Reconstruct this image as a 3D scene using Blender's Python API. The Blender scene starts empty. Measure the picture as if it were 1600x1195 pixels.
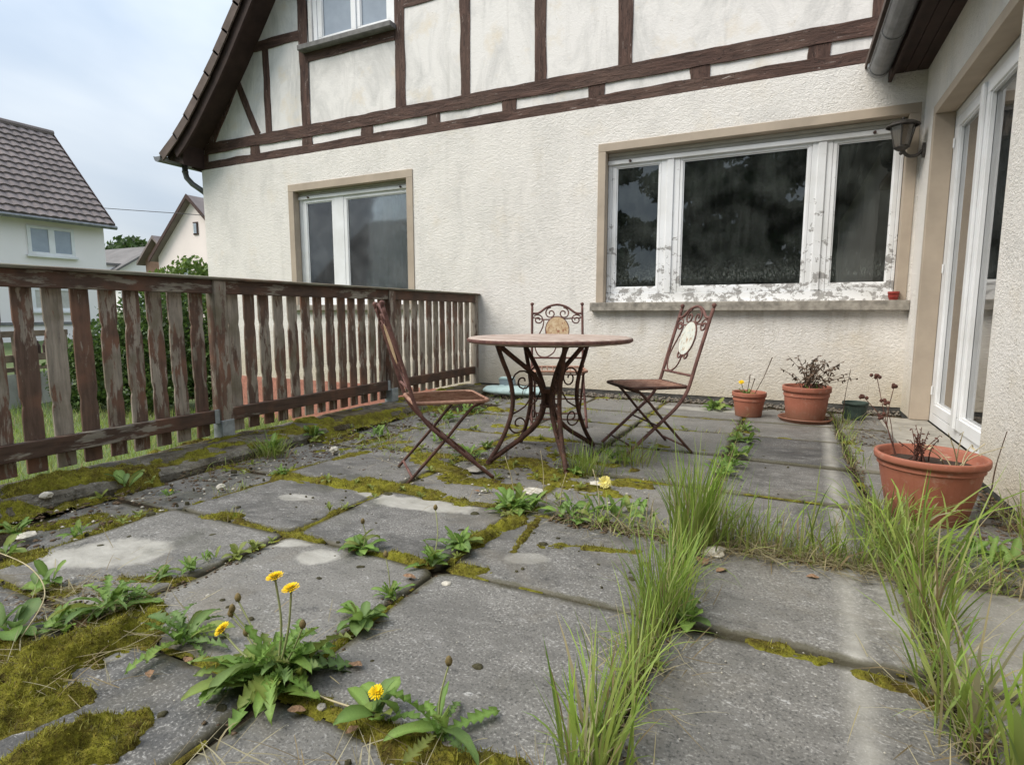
import bpy, bmesh, math, random
import numpy as np
from mathutils import Vector, Matrix, Euler
random.seed(7); RNG = np.random.default_rng(7)
sc = bpy.context.scene
col = sc.collection
PI = math.pi
# ------------------------------------------------------------------ camera, world, sun, exposure
CAM_H = 0.90
YAW, PITCH, FPX = math.radians(25.69), math.radians(6.93), 889.5
cd = bpy.data.cameras.new('camera'); cam = bpy.data.objects.new('camera', cd); col.objects.link(cam)
cam.location = (0, 0, CAM_H); cam.rotation_euler = (math.radians(90)-PITCH, 0, YAW)
cd.sensor_width = 36; cd.lens = FPX/1600*36; cd.clip_start = 0.05; cd.clip_end = 2000
sc.camera = cam
SUN_EL, SUN_AZ = math.radians(50), math.radians(222)      # azimuth clockwise from +Y : light comes from behind left of the viewer
w = bpy.data.worlds.new('World'); sc.world = w; w.use_nodes = True
wt = w.node_tree; wt.nodes.clear()
def wn(t, **k):
    n = wt.nodes.new(t)
    for a, b in k.items(): setattr(n, a, b)
    return n
sky = wn('ShaderNodeTexSky', sky_type='NISHITA', sun_disc=False, sun_elevation=SUN_EL, sun_rotation=SUN_AZ)
tc = wn('ShaderNodeTexCoord'); mp = wn('ShaderNodeMapping'); mp.inputs['Scale'].default_value = (1, 1, 2.6)
wt.links.new(tc.outputs['Generated'], mp.inputs['Vector'])
n1 = wn('ShaderNodeTexNoise'); n1.inputs['Scale'].default_value = 1.7; n1.inputs['Detail'].default_value = 5; n1.inputs['Roughness'].default_value = .48; n1.inputs['Distortion'].default_value = .35
wt.links.new(mp.outputs['Vector'], n1.inputs['Vector'])
cr = wn('ShaderNodeValToRGB'); e = cr.color_ramp.elements
e[0].position = .36; e[0].color = (4.1, 5.0, 6.2, 1); e[1].position = .66; e[1].color = (7.3, 7.8, 8.2, 1)
wt.links.new(n1.outputs['Fac'], cr.inputs['Fac'])
mx = wn('ShaderNodeMix', data_type='RGBA'); mx.inputs['Factor'].default_value = .86
wt.links.new(sky.outputs['Color'], mx.inputs['A']); wt.links.new(cr.outputs['Color'], mx.inputs['B'])
sx = wn('ShaderNodeSeparateXYZ'); wt.links.new(tc.outputs['Generated'], sx.inputs[0])
zr = wn('ShaderNodeMapRange'); wt.links.new(sx.outputs[2], zr.inputs[0])
for i_, k_ in enumerate((0., 1., .70, 2.1)): zr.inputs[i_+1].default_value = k_
zm = wn('ShaderNodeVectorMath', operation='SCALE'); wt.links.new(mx.outputs['Result'], zm.inputs[0]); wt.links.new(zr.outputs[0], zm.inputs['Scale'])
bg = wn('ShaderNodeBackground'); bg.inputs['Strength'].default_value = .05
wt.links.new(zm.outputs['Vector'], bg.inputs['Color'])
wo = wn('ShaderNodeOutputWorld'); wt.links.new(bg.outputs['Background'], wo.inputs['Surface'])
sd = bpy.data.lights.new('sun', 'SUN'); so = bpy.data.objects.new('sun', sd); col.objects.link(so)
sd.energy = 1.5; sd.angle = math.radians(38); sd.color = (1, .93, .83)
dirv = Vector((math.sin(SUN_AZ)*math.cos(SUN_EL), math.cos(SUN_AZ)*math.cos(SUN_EL), math.sin(SUN_EL)))
so.rotation_euler = dirv.to_track_quat('Z', 'Y').to_euler()
vs = sc.view_settings; vs.view_transform = 'Standard'; vs.look = 'None'; vs.exposure = 1.36; vs.gamma = 1; vs.use_curve_mapping = False

# ------------------------------------------------------------------ measuring: a pixel of the 1600 px wide photo to a point of the world
_F = np.array([-math.sin(YAW)*math.cos(PITCH), math.cos(YAW)*math.cos(PITCH), -math.sin(PITCH)])
_R = np.array([math.cos(YAW), math.sin(YAW), 0.]); _U = np.cross(_R, _F); _C = np.array([0, 0, CAM_H])
def ray(x, y): return _F+_R*(x-800)/FPX-_U*(y-597.5)/FPX
def G(x, y, z=0.):
    d = ray(x, y); return Vector(_C+d*(z-CAM_H)/d[2])
def GY(x, y, Y):
    d = ray(x, y); return Vector(_C+d*Y/d[1])
def GX(x, y, X):
    d = ray(x, y); return Vector(_C+d*X/d[0])

# ------------------------------------------------------------------ object helpers
def tag(o, label=None, cat=None, group=None, kind=None):
    if label: o['label'] = label
    if cat: o['category'] = cat
    if group: o['group'] = group
    if kind: o['kind'] = kind
    return o
def thing(name, label, cat, loc=(0, 0, 0), rz=0, group=None):
    o = bpy.data.objects.new(name, None); col.objects.link(o); o.empty_display_size = .1
    o.location = loc; o.rotation_euler = (0, 0, rz)
    return tag(o, label, cat, group)
class MB:
    def __init__(s): s.v = []; s.f = []; s.sm = False
    def add(s, vs_, fs):
        b = len(s.v); s.v += [tuple(q) for q in vs_]; s.f += [tuple(i+b for i in q) for q in fs]; return s
    def box(s, x0, x1, y0, y1, z0, z1):
        return s.add([(x0, y0, z0), (x1, y0, z0), (x1, y1, z0), (x0, y1, z0), (x0, y0, z1), (x1, y0, z1), (x1, y1, z1), (x0, y1, z1)],
                     [(0, 3, 2, 1), (4, 5, 6, 7), (0, 1, 5, 4), (1, 2, 6, 5), (2, 3, 7, 6), (3, 0, 4, 7)])
    def prism(s, poly, a, b, axis):
        """poly: 2D outline in the two axes left over (in x,y,z order); from a to b along axis"""
        n = len(poly); V = []
        for c in (a, b):
            for p, q in poly:
                V.append({'x': (c, p, q), 'y': (p, c, q), 'z': (p, q, c)}[axis])
        return s.add(V, [tuple(range(n))[::-1], tuple(range(n, 2*n))]+[(i, (i+1) % n, n+(i+1) % n, n+i) for i in range(n)])
    def bar(s, A, B, w_, h_, up=(0, 0, 1)):
        A = Vector(A); B = Vector(B); d = (B-A).normalized(); u = Vector(up)
        x = d.cross(u)
        if x.length < 1e-4: x = d.cross(Vector((1, 0, 0)))
        x.normalize(); z = x.cross(d)
        V = [P+x*i*w_/2+z*j*h_/2 for P in (A, B) for i, j in ((-1, -1), (1, -1), (1, 1), (-1, 1))]
        return s.add(V, [(0, 1, 2, 3), (7, 6, 5, 4), (0, 4, 5, 1), (1, 5, 6, 2), (2, 6, 7, 3), (3, 7, 4, 0)])
    def tube(s, pts, r, seg=6, flat=1., cap=True):
        P = [Vector(p) for p in pts]; n = len(P); rs = r if hasattr(r, '__len__') else [r]*n
        t = [(P[min(i+1, n-1)]-P[max(i-1, 0)]).normalized() for i in range(n)]
        u = t[0].orthogonal().normalized(); V = []
        for i in range(n):
            u = (u-t[i]*u.dot(t[i]))
            u = u.normalized() if u.length > 1e-6 else t[i].orthogonal().normalized()
            b = t[i].cross(u)
            for k in range(seg):
                a = 2*PI*k/seg; V.append(P[i]+(u*math.cos(a)+b*math.sin(a)*flat)*rs[i])
        Fs = [(i*seg+k, i*seg+(k+1) % seg, (i+1)*seg+(k+1) % seg, (i+1)*seg+k) for i in range(n-1) for k in range(seg)]
        if cap: Fs += [tuple(range(seg))[::-1], tuple(range((n-1)*seg, n*seg))]
        return s.add(V, Fs)
    def lathe(s, prof, seg=32, c=(0, 0, 0), sy=1.):
        V = [(c[0]+r*math.cos(2*PI*k/seg), c[1]+sy*r*math.sin(2*PI*k/seg), c[2]+z) for r, z in prof for k in range(seg)]
        return s.add(V, [(i*seg+k, i*seg+(k+1) % seg, (i+1)*seg+(k+1) % seg, (i+1)*seg+k) for i in range(len(prof)-1) for k in range(seg)])
    def xf(s, M):
        s.v = [tuple(M @ Vector(q)) for q in s.v]; return s
    def mesh(s, name, mat=None, smooth=False):
        m = bpy.data.meshes.new(name); m.from_pydata(s.v, [], s.f); m.validate()
        if mat: m.materials.append(mat)
        if smooth: m.polygons.foreach_set('use_smooth', [True]*len(m.polygons))
        return m
    def build(s, name, mat, parent=None, smooth=False, bevel=0, seg=1):
        return put(name, s.mesh(name, mat, smooth), parent, bevel=bevel, seg=seg)
def put(name, me, parent=None, loc=(0, 0, 0), rot=(0, 0, 0), scale=(1, 1, 1), bevel=0, seg=1):
    o = bpy.data.objects.new(name, me); col.objects.link(o)
    o.parent = parent; o.location = loc; o.rotation_euler = rot; o.scale = scale
    if bevel:
        b = o.modifiers.new('bevel', 'BEVEL'); b.width = bevel; b.segments = seg; b.limit_method = 'ANGLE'
    return o
def np_mesh(name, V, faces, mat, cols=None, smooth=False):
    """V (n,3); faces: list of int arrays (m,3) or (m,4)"""
    m = bpy.data.meshes.new(name)
    loops = np.concatenate([f.ravel() for f in faces]); tot = np.concatenate([np.full(len(f), f.shape[1]) for f in faces])
    start = np.concatenate([[0], np.cumsum(tot)[:-1]])
    m.vertices.add(len(V)); m.vertices.foreach_set('co', np.asarray(V, np.float32).ravel())
    m.loops.add(len(loops)); m.loops.foreach_set('vertex_index', loops.astype(np.int32))
    m.polygons.add(len(tot)); m.polygons.foreach_set('loop_start', start.astype(np.int32)); m.polygons.foreach_set('loop_total', tot.astype(np.int32))
    if smooth: m.polygons.foreach_set('use_smooth', np.ones(len(tot), bool))
    m.update(calc_edges=True); m.validate()
    if cols is not None:
        a = m.color_attributes.new('Col', 'FLOAT_COLOR', 'POINT'); a.data.foreach_set('color', np.asarray(cols, np.float32).ravel())
    m.materials.append(mat)
    return m
# smooth value noise on numpy arrays
def vnoise(x, y, seed=0):
    xi = np.floor(x).astype(np.int64); yi = np.floor(y).astype(np.int64); fx = x-xi; fy = y-yi
    fx = fx*fx*(3-2*fx); fy = fy*fy*(3-2*fy)
    def h(i, j):
        n = (i*374761393+j*668265263+seed*982451653) & 0x7fffffff
        n = ((n ^ (n >> 13))*1274126177) & 0x7fffffff
        return ((n ^ (n >> 16)) & 0xffff)/65535.
    return (h(xi, yi)*(1-fx)+h(xi+1, yi)*fx)*(1-fy)+(h(xi, yi+1)*(1-fx)+h(xi+1, yi+1)*fx)*fy
def fbm(x, y, seed=0, o=3):
    s = 0; a = .5
    for k in range(o): s = s+a*vnoise(x*2**k, y*2**k, seed+k); a *= .5
    return s/(1-.5**o)

# ------------------------------------------------------------------ material helpers
class T:
    def __init__(s, name, rough=.8, spec=.3):
        s.m = bpy.data.materials.new(name); s.m.use_nodes = True; s.t = s.m.node_tree
        s.b = s.t.nodes['Principled BSDF']; s.out = s.t.nodes['Material Output']
        s.set(s.b.inputs['Roughness'], rough); s.b.inputs['Specular IOR Level'].default_value = spec
    def new(s, ty, **k):
        n = s.t.nodes.new(ty)
        for a, b in k.items(): setattr(n, a, b)
        return n
    def set(s, sock, v):
        if isinstance(v, bpy.types.NodeSocket): s.t.links.new(v, sock)
        elif isinstance(v, tuple) and len(v) == 3 and sock.type == 'RGBA': sock.default_value = (*v, 1)
        else: sock.default_value = v
    def pos(s): return s.new('ShaderNodeNewGeometry').outputs['Position']
    def obj(s): return s.new('ShaderNodeTexCoord').outputs['Object']
    def rnd(s): return s.new('ShaderNodeObjectInfo').outputs['Random']
    def vm(s, op, a, b):
        n = s.new('ShaderNodeVectorMath', operation=op); s.set(n.inputs[0], a); s.set(n.inputs[1], b); return n.outputs['Value' if op in ('LENGTH', 'DISTANCE', 'DOT_PRODUCT') else 'Vector']
    def robj(s):
        """object coordinates moved by a random step per object"""
        r = s.rnd(); c = s.new('ShaderNodeCombineXYZ')
        for i, k in enumerate((37., 71., 53.)): s.set(c.inputs[i], s.math('MULTIPLY', r, k))
        return s.vm('ADD', s.obj(), c.outputs[0])
    def sc(s, v, k): return s.vm('MULTIPLY', v, k)
    def noise(s, v, scale, detail=4, rough=.55, dist=0.):
        n = s.new('ShaderNodeTexNoise'); s.set(n.inputs['Vector'], v)
        for a, b in (('Scale', scale), ('Detail', detail), ('Roughness', rough), ('Distortion', dist)): s.set(n.inputs[a], b)
        return n.outputs['Fac']
    def vor(s, v, scale, feature='F1', out='Distance'):
        n = s.new('ShaderNodeTexVoronoi', feature=feature); s.set(n.inputs['Vector'], v); s.set(n.inputs['Scale'], scale); return n.outputs[out]
    def mr(s, v, a, b, c=0., d=1.):
        n = s.new('ShaderNodeMapRange'); s.set(n.inputs[0], v)
        for i, k in enumerate((a, b, c, d)): s.set(n.inputs[i+1], k)
        return n.outputs[0]
    def mix(s, f, a, b, blend='MIX'):
        n = s.new('ShaderNodeMix', data_type='RGBA', blend_type=blend); s.set(n.inputs['Factor'], f); s.set(n.inputs['A'], a); s.set(n.inputs['B'], b); return n.outputs['Result']
    def math(s, op, a, b=0.):
        n = s.new('ShaderNodeMath', operation=op); s.set(n.inputs[0], a); s.set(n.inputs[1], b); return n.outputs[0]
    def bump(s, h, strength=.5, dist=.01):
        n = s.new('ShaderNodeBump'); s.set(n.inputs['Height'], h); n.inputs['Strength'].default_value = strength; n.inputs['Distance'].default_value = dist
        if s.b.inputs['Normal'].is_linked: s.t.links.new(s.b.inputs['Normal'].links[0].from_socket, n.inputs['Normal'])
        s.t.links.new(n.outputs['Normal'], s.b.inputs['Normal'])
    def color(s, c): s.set(s.b.inputs['Base Color'], c); return s
    def rough(s, r): s.set(s.b.inputs['Roughness'], r); return s
    def sep(s, v):
        n = s.new('ShaderNodeSeparateXYZ'); s.set(n.inputs[0], v); return n.outputs
def plain(name, c, rough=.7, var=.25, scale=14, spec=.3, metal=0., bump=0.):
    t = T(name, rough, spec); p = t.robj(); n = t.noise(p, scale, 5, .6)
    t.color(t.mix(t.mr(n, .3, .7), tuple(x*(1-var) for x in c), tuple(min(1, x*(1+var)) for x in c)))
    t.b.inputs['Metallic'].default_value = metal
    if bump: t.bump(t.noise(p, scale*3, 4), bump, .004)
    return t.m
M = {}
def m_stucco(name, c, grain=34, strength=.75, dist=.02, stain=.8):
    t = T(name, .92, .15); p = t.pos()
    q = t.sc(p, (1., 1., 1.4))
    wv = t.noise(q, grain*1.1, 5, .58, 1.1); fine = t.noise(p, 160, 2)
    big = t.noise(t.sc(p, (1.2, 1.2, .7)), 1.9, 8, .70, .6); streak = t.noise(t.sc(p, (5., 5., .35)), 1.7, 5, .6)
    blot = t.noise(p, 2.4, 6, .65)
    a = t.mix(t.math('MULTIPLY', t.mr(big, .46, .70), min(.9, .55*stain)), c, (c[0]*.64, c[1]*.65, c[2]*.65))
    a = t.mix(t.math('MULTIPLY', t.mr(streak, .56, .78), .30*stain), a, (c[0]*.60, c[1]*.60, c[2]*.58))
    a = t.mix(t.math('MULTIPLY', t.mr(blot, .56, .74), .45*stain), a, (c[0]*.92, c[1]*.84, c[2]*.70))
    z = t.sep(p)[2]
    low = t.math('MULTIPLY', t.mr(t.math('ADD', z, t.math('MULTIPLY', blot, -.7)), .32, -.28), .72)
    a = t.mix(low, a, (c[0]*.66, c[1]*.60, c[2]*.47))
    x = t.sep(p)[0]; sill = t.math('MULTIPLY', t.mr(z, .35, .90), t.math('MULTIPLY', t.mr(z, .935, .925), t.math('MULTIPLY', t.mr(x, -2.02, -1.92), t.mr(x, .99, .95))))
    runs = t.noise(t.sc(p, (5., 5., .9)), 1.5, 8, .72, .3); a = t.mix(t.math('MULTIPLY', t.math('MULTIPLY', sill, t.mr(runs, .48, .70)), .62*stain), a, (c[0]*.52, c[1]*.48, c[2]*.40))
    spot = t.noise(p, 19, 5, .7); a = t.mix(t.math('MULTIPLY', t.mr(spot, .66, .74), .35*stain), a, (c[0]*.55, c[1]*.51, c[2]*.45))
    t.color(a); t.bump(wv, strength, dist); t.bump(fine, .25, .003); t.bump(big, .15, .05)
    return t.m
M['stucco'] = m_stucco('stucco', (.82, .785, .735))
M['plaster'] = m_stucco('panel_plaster', (.80, .775, .745), grain=22, strength=.28, dist=.012, stain=1.7)
def m_timber(name, k):
    t = T(name, .75, .25); p = t.robj(); g = t.noise(t.sc(p, k), 3.2, 7, .7, .5); c_ = t.noise(t.sc(p, tuple(q*1.6 for q in k)), 2.0, 3, .5, 1.2)
    fleck = t.noise(t.sc(p, k), 6, 6, .65, .2); big = t.noise(p, 1.3, 3)
    a = t.mix(t.mr(g, .3, .7), (.030, .017, .0135), (.140, .080, .062)); a = t.mix(t.mr(big, .45, .7), a, t.mix(.5, a, (.13, .085, .065)))
    a = t.mix(t.mr(fleck, .635, .67), a, (.34, .29, .26)); crack = t.mr(t.math('ABSOLUTE', t.math('SUBTRACT', c_, .5)), .012, .0)
    a = t.mix(crack, a, (.012, .008, .007)); t.color(a); t.bump(g, .9, .02); t.bump(crack, -.8, .012); return t.m
M['timber_x'] = m_timber('timber_level', (1., 6., 7.)); M['timber'] = m_timber('timber_upright', (7., 6., 1.))

def m_paintwood(name, axis, paint=(.075, .034, .022), bare=(.34, .285, .225), lo=.46, w_=.05):
    t = T(name, .72, .3); p = t.robj()
    k = {'z': (30, 30, 3.2), 'y': (30, 3.2, 30), 'x': (3.2, 30, 30)}[axis]
    kp = {'z': (14, 14, 3.0), 'y': (14, 3.0, 14), 'x': (3.0, 14, 14)}[axis]
    grain = t.noise(t.sc(p, k), 1.4, 6, .7, .2); peel = t.noise(t.sc(p, kp), 1.5, 7, .68, .25); big = t.noise(p, 2.0, 2)
    thr = t.math('ADD', lo, t.math('MULTIPLY', t.rnd(), .13))
    mask = t.mr(t.math('ADD', t.math('MULTIPLY', peel, .68), t.math('MULTIPLY', big, .32)), thr, t.math('ADD', thr, w_))
    pc = t.mix(t.mr(grain, .3, .7), tuple(x*.62 for x in paint), tuple(x*1.35 for x in paint))
    pc = t.mix(t.mr(t.noise(p, 5, 3), .45, .75), pc, tuple(x*y for x, y in zip(paint, (1.9, 1.5, 1.3))))
    bc = t.mix(t.mr(grain, .28, .70), tuple(x*.40 for x in bare), bare)
    bc = t.mix(t.mr(t.noise(p, 3.4, 4), .5, .7), bc, (.16, .135, .09))
    t.color(t.mix(mask, pc, bc)); t.bump(grain, .55, .006); t.bump(mask, -.5, .003); return t.m
M['fence_z'] = m_paintwood('fence_wood_upright', 'z', paint=(.125, .080, .060), bare=(.43, .37, .305), lo=.415, w_=.035)
M['fence_y'] = m_paintwood('fence_wood_rail', 'y', paint=(.085, .054, .040), bare=(.36, .32, .26), lo=.50, w_=.04)
M['fence_cap'] = m_paintwood('fence_wood_cap', 'y', paint=(.085, .060, .042), bare=(.22, .21, .15), lo=.36, w_=.12)
def m_white(name, peel):
    t = T(name, .42, .45); p = t.pos(); g = t.noise(t.sc(p, (7, 7, 9)), 1.3, 10, .76, .4)
    z = t.sep(p)[2]; a = t.mix(t.mr(t.noise(p, 2.5, 5), .4, .8), (.80, .81, .82), (.62, .62, .60))
    if peel:
        k = t.math('ADD', g, t.mr(z, 1.0, 2.1, .100, -.035)); mk = t.mr(k, .600, .612)
        a = t.mix(mk, a, t.mix(t.noise(t.sc(p, (50, 50, 6)), 1.2, 3), (.20, .195, .19), (.42, .41, .39))); t.bump(mk, -.6, .003); t.rough(t.mr(mk, 0, 1, .42, .85))
    t.color(a); return t.m
M['white_paint'] = m_white('peeling_white_paint', True); M['pvc'] = m_white('white_plastic', False)
M['beige'] = plain('beige_surround', (.42, .35, .275), .8, .13, 3, bump=.15)
M['shutter'] = plain('roller_shutter_grey', (.50, .49, .45), .6, .12, 6)
M['sill'] = plain('stone_sill', (.30, .275, .235), .85, .45, 13, bump=.5)
M['grey_sill'] = plain('grey_ledge', (.17, .165, .16), .8, .3, 12)
def m_glass(name, tint, dirt, fog, rough=.02, streaks=True, lo=0.):
    """old pane: mirror by fresnel over a see-through pane, with a film of dirt and condensation"""
    t = T(name); p = t.pos(); nt = t.t
    gl = t.new('ShaderNodeBsdfGlossy'); gl.inputs['Roughness'].default_value = rough; gl.inputs['Color'].default_value = (1, 1, 1, 1)
    tr = t.new('ShaderNodeBsdfTransparent'); tr.inputs['Color'].default_value = (*tint, 1)
    df = t.new('ShaderNodeBsdfDiffuse'); df.inputs['Color'].default_value = (*dirt, 1)
    st = t.noise(t.sc(p, (16, 16, 1.5)), 1.4, 6, .7, .3); bl = t.noise(p, 3.2, 6, .6)
    z = t.sep(p)[2]
    f = t.math('MULTIPLY', t.mr(st, .42, .78), t.mr(bl, .3, .75)) if streaks else t.mr(bl, .35, .9, lo, 1.)
    if streaks:
        drip = t.noise(t.sc(p, (70, 70, 26)), 1.2, 7, .72)
        lowfog = t.math('MULTIPLY', t.mr(t.math('ADD', z, t.math('MULTIPLY', st, .5)), 1.78, 1.42), t.mr(drip, .42, .60))
        edge = t.mr(z, 1.19, 1.27); lowfog = t.math('MULTIPLY', lowfog, edge)
        f = t.math('MAXIMUM', t.math('ADD', t.math('MULTIPLY', f, .25), t.mr(bl, .38, .74, .02, .22)), t.math('MULTIPLY', lowfog, .85))
    f = t.math('MULTIPLY', f, fog)
    m1 = t.new('ShaderNodeMixShader'); t.set(m1.inputs[0], f); nt.links.new(tr.outputs[0], m1.inputs[1]); nt.links.new(df.outputs[0], m1.inputs[2])
    fr = t.new('ShaderNodeFresnel'); fr.inputs['IOR'].default_value = 1.55
    bp = t.new('ShaderNodeBump'); t.set(bp.inputs['Height'], t.noise(p, 1.6, 2)); bp.inputs['Strength'].default_value = .06; bp.inputs['Distance'].default_value = .02
    nt.links.new(bp.outputs[0], gl.inputs['Normal'])
    ff = t.math('MINIMUM', t.math('MULTIPLY', fr.outputs[0], 1.7), 1.)
    m2 = t.new('ShaderNodeMixShader'); t.set(m2.inputs[0], ff); nt.links.new(m1.outputs[0], m2.inputs[1]); nt.links.new(gl.outputs[0], m2.inputs[2])
    nt.links.new(m2.outputs[0], t.out.inputs['Surface']); return t.m
M['glass_grimy'] = m_glass('grimy_glass', (.34, .39, .36), (.20, .225, .205), .85, rough=.014)
M['glass'] = m_glass('clean_glass', (.80, .84, .84), (.34, .36, .37), .30, rough=.04, streaks=False)
M['glass_sky'] = m_glass('upper_glass', (.6, .65, .7), (.40, .46, .53), .85, streaks=False, lo=.75)
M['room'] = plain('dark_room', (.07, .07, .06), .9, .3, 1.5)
M['curtain'] = plain('net_curtain', (.72, .73, .72), .9, .1, 4)
M['lamella'] = plain('blind_strip', (.62, .62, .60), .8, .08, 4)
M['zinc'] = plain('zinc_gutter', (.20, .205, .21), .45, .3, 7, metal=.55)
M['zinc_light'] = plain('zinc_post_shoe', (.33, .36, .38), .5, .3, 20, metal=.4)
M['soffit'] = plain('soffit_board', (.042, .025, .020), .7, .3, 6)
M['roof_tile'] = plain('roof_tile', (.115, .088, .076), .85, .3, 5, bump=.4)
M['plinth'] = plain('dark_plinth', (.085, .082, .076), .9, .5, 9, bump=.8)
M['red_plinth'] = plain('red_plinth', (.42, .19, .14), .9, .25, 18, bump=.9)
M['stone_step'] = plain('grey_step', (.30, .28, .24), .8, .3, 7, bump=.4)
M['white_wall'] = plain('neighbour_white_wall', (.88, .84, .825), .9, .03, .6)
M['pink_wall'] = plain('neighbour_pink_wall', (.78, .69, .655), .9, .05, .5)
M['brown_wall'] = plain('brown_boards', (.19, .12, .085), .9, .3, .8)
M['far_roof'] = plain('neighbour_roof', (.20, .168, .160), .85, .22, 1.2)
M['grey_roof'] = plain('grey_roof', (.16, .15, .145), .85, .2, .6)
M['dark_trim'] = plain('dark_trim', (.065, .04, .034), .8, .2, 3)
M['net'] = plain('far_curtain', (.42, .45, .48), .9, .2, 3)
def m_slab():
    t = T('slate_grey_slab', .68, .34); p = t.pos(); r = t.rnd()
    c = t.new('ShaderNodeCombineXYZ')
    for i, k in enumerate((11., 17., 0.)): t.set(c.inputs[i], t.math('MULTIPLY', r, k))
    q = t.vm('ADD', p, c.outputs[0])
    big = t.noise(t.sc(q, (1., 1.7, 1.)), 2.2, 7, .68, .8); mid = t.noise(t.sc(q, (1., 1.5, 1.)), 9, 7, .72, .5); fine = t.noise(q, 85, 4, .7); crk = t.noise(t.sc(q, (1, 2.2, 1)), 34, 4, .6, 1.2)
    base = t.mix(t.mr(big, .35, .68), (.058, .057, .055), (.175, .168, .157))
    base = t.mix(t.math('MULTIPLY', t.mr(r, .2, 1.), .75), base, (.215, .205, .185)); base = t.mix(t.math('MULTIPLY', t.mr(r, .35, .0), .45), base, (.060, .060, .060))
    base = t.mix(t.math('MULTIPLY', t.mr(mid, .54, .72), .6), base, (.25, .24, .225))
    base = t.mix(t.math('MULTIPLY', t.mr(mid, .44, .28), .7), base, (.036, .036, .036))
    speck = t.math('MULTIPLY', t.mr(crk, .60, .67), t.mr(mid, .44, .62))
    base = t.mix(t.math('MULTIPLY', speck, .9), base, (.44, .435, .42))
    fs = t.noise(q, 150, 2, .5); base = t.mix(t.math('MULTIPLY', t.math('MULTIPLY', t.mr(fs, .58, .68), t.mr(big, .36, .58)), .8), base, (.40, .39, .365)); base = t.mix(t.math('MULTIPLY', t.mr(fs, .43, .33), .6), base, (.032, .032, .032))
    # pale lichen and spalled patches that lie at fixed places on the terrace
    wob = t.math('MULTIPLY', t.math('SUBTRACT', t.noise(p, 8, 7, .68), .5), 1.25)
    mask = None
    for (cx, cy, a, rx, ry, k) in ((-2.26, 1.19, .5, .22, .13, .95), (-1.50, 2.17, .15, .28, .085, 1.), (-1.53, 1.51, .4, .085, .06, .9), (-1.72, 1.57, .5, .11, .05, .85),
                                   (-1.80, 2.19, -.1, .13, .045, .8), (-2.14, 2.0, .3, .10, .05, .7), (-1.93, .96, .6, .10, .05, .8), (-.83, 1.84, .3, .09, .05, .5), (-1.62, .80, .4, .07, .05, .6),
                                   (-1.66, .56, .6, .12, .05, .8), (.62, 1.85, .3, .35, .42, .45), (-.62, 5.55, .0, .55, .10, .7)):
        d = t.vm('SUBTRACT', p, (cx, cy, 0.)); m_ = t.new('ShaderNodeVectorRotate', rotation_type='Z_AXIS'); t.set(m_.inputs['Vector'], d); m_.inputs['Angle'].default_value = -a
        L = t.vm('LENGTH', t.sc(m_.outputs[0], (1/rx, 1/ry, 0.)), (0., 0., 0.)); v = t.math('MULTIPLY', t.mr(t.math('ADD', L, wob), 1.12, .86), k*.9)
        mask = v if mask is None else t.math('MAXIMUM', mask, v)
    # pale sheen painted into the colour, straight across the slabs beside the wing
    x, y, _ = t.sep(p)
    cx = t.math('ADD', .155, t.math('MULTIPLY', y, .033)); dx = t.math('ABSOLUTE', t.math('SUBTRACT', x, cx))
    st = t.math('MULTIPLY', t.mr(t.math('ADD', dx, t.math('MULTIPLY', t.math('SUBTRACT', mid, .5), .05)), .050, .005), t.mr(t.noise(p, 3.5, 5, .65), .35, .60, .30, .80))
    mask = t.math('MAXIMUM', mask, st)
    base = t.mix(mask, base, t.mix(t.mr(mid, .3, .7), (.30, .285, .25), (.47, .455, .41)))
    ed = t.new('ShaderNodeAttribute', attribute_name='Col').outputs['Color']; edr = t.new('ShaderNodeSeparateColor'); t.set(edr.inputs[0], ed)
    dirt = t.mr(t.math('ADD', edr.outputs[0], t.math('MULTIPLY', t.noise(p, 13, 6, .7), 1.1)), 1.02, 1.35); base = t.mix(t.math('MULTIPLY', dirt, .8), base, t.mix(t.noise(p, 30, 3), (.055, .045, .026), (.075, .070, .030)))
    blot2 = t.noise(p, 1.5, 6, .7, .5); base = t.mix(t.math('MULTIPLY', t.mr(blot2, .53, .68), .45), base, (.20, .175, .135))
    # green black film along edges and low spots
    alg = t.math('MULTIPLY', t.mr(t.noise(p, 3.1, 5, .6), .54, .72), t.mr(x, -1.2, -2.4, .15, .7))
    base = t.mix(alg, base, (.055, .058, .034))
    t.color(base); t.rough(t.mr(mid, .3, .7, .42, .75)); t.bump(mid, .35, .012); t.bump(fine, .35, .003); t.bump(crk, .25, .004); return t.m
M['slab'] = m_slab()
def m_soil():
    t = T('joint_soil', .95, .1); p = t.pos(); n = t.noise(p, 40, 6, .7); g = t.noise(p, 5, 4)
    a = t.mix(t.mr(n, .3, .7), (.018, .014, .010), (.075, .058, .036)); a = t.mix(t.mr(g, .5, .65), a, (.045, .05, .014)); t.color(a); t.bump(n, 1., .02); return t.m
M['soil'] = m_soil()
M['pot_soil'] = plain('pot_soil', (.045, .032, .024), .95, .5, 50, bump=1.)
def m_kerb():
    t = T('kerb_concrete', .92, .15); p = t.pos(); a_ = t.noise(p, 6, 8, .74, .4); f = t.noise(p, 55, 5, .72); g = t.noise(p, 1.7, 6, .65)
    a = t.mix(t.mr(a_, .34, .66), (.060, .052, .038), (.30, .275, .225)); a = t.mix(t.math('MULTIPLY', t.mr(f, .56, .68), .8), a, (.42, .40, .35)); a = t.mix(t.mr(f, .42, .3), a, (.035, .030, .022))
    a = t.mix(t.math('MULTIPLY', t.mr(g, .44, .60), .8), a, t.mix(t.mr(a_, .4, .6), (.050, .036, .014), (.12, .085, .028))); t.color(a); t.bump(a_, 1., .05); t.bump(f, .7, .008); return t.m
M['kerb'] = m_kerb()
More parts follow.
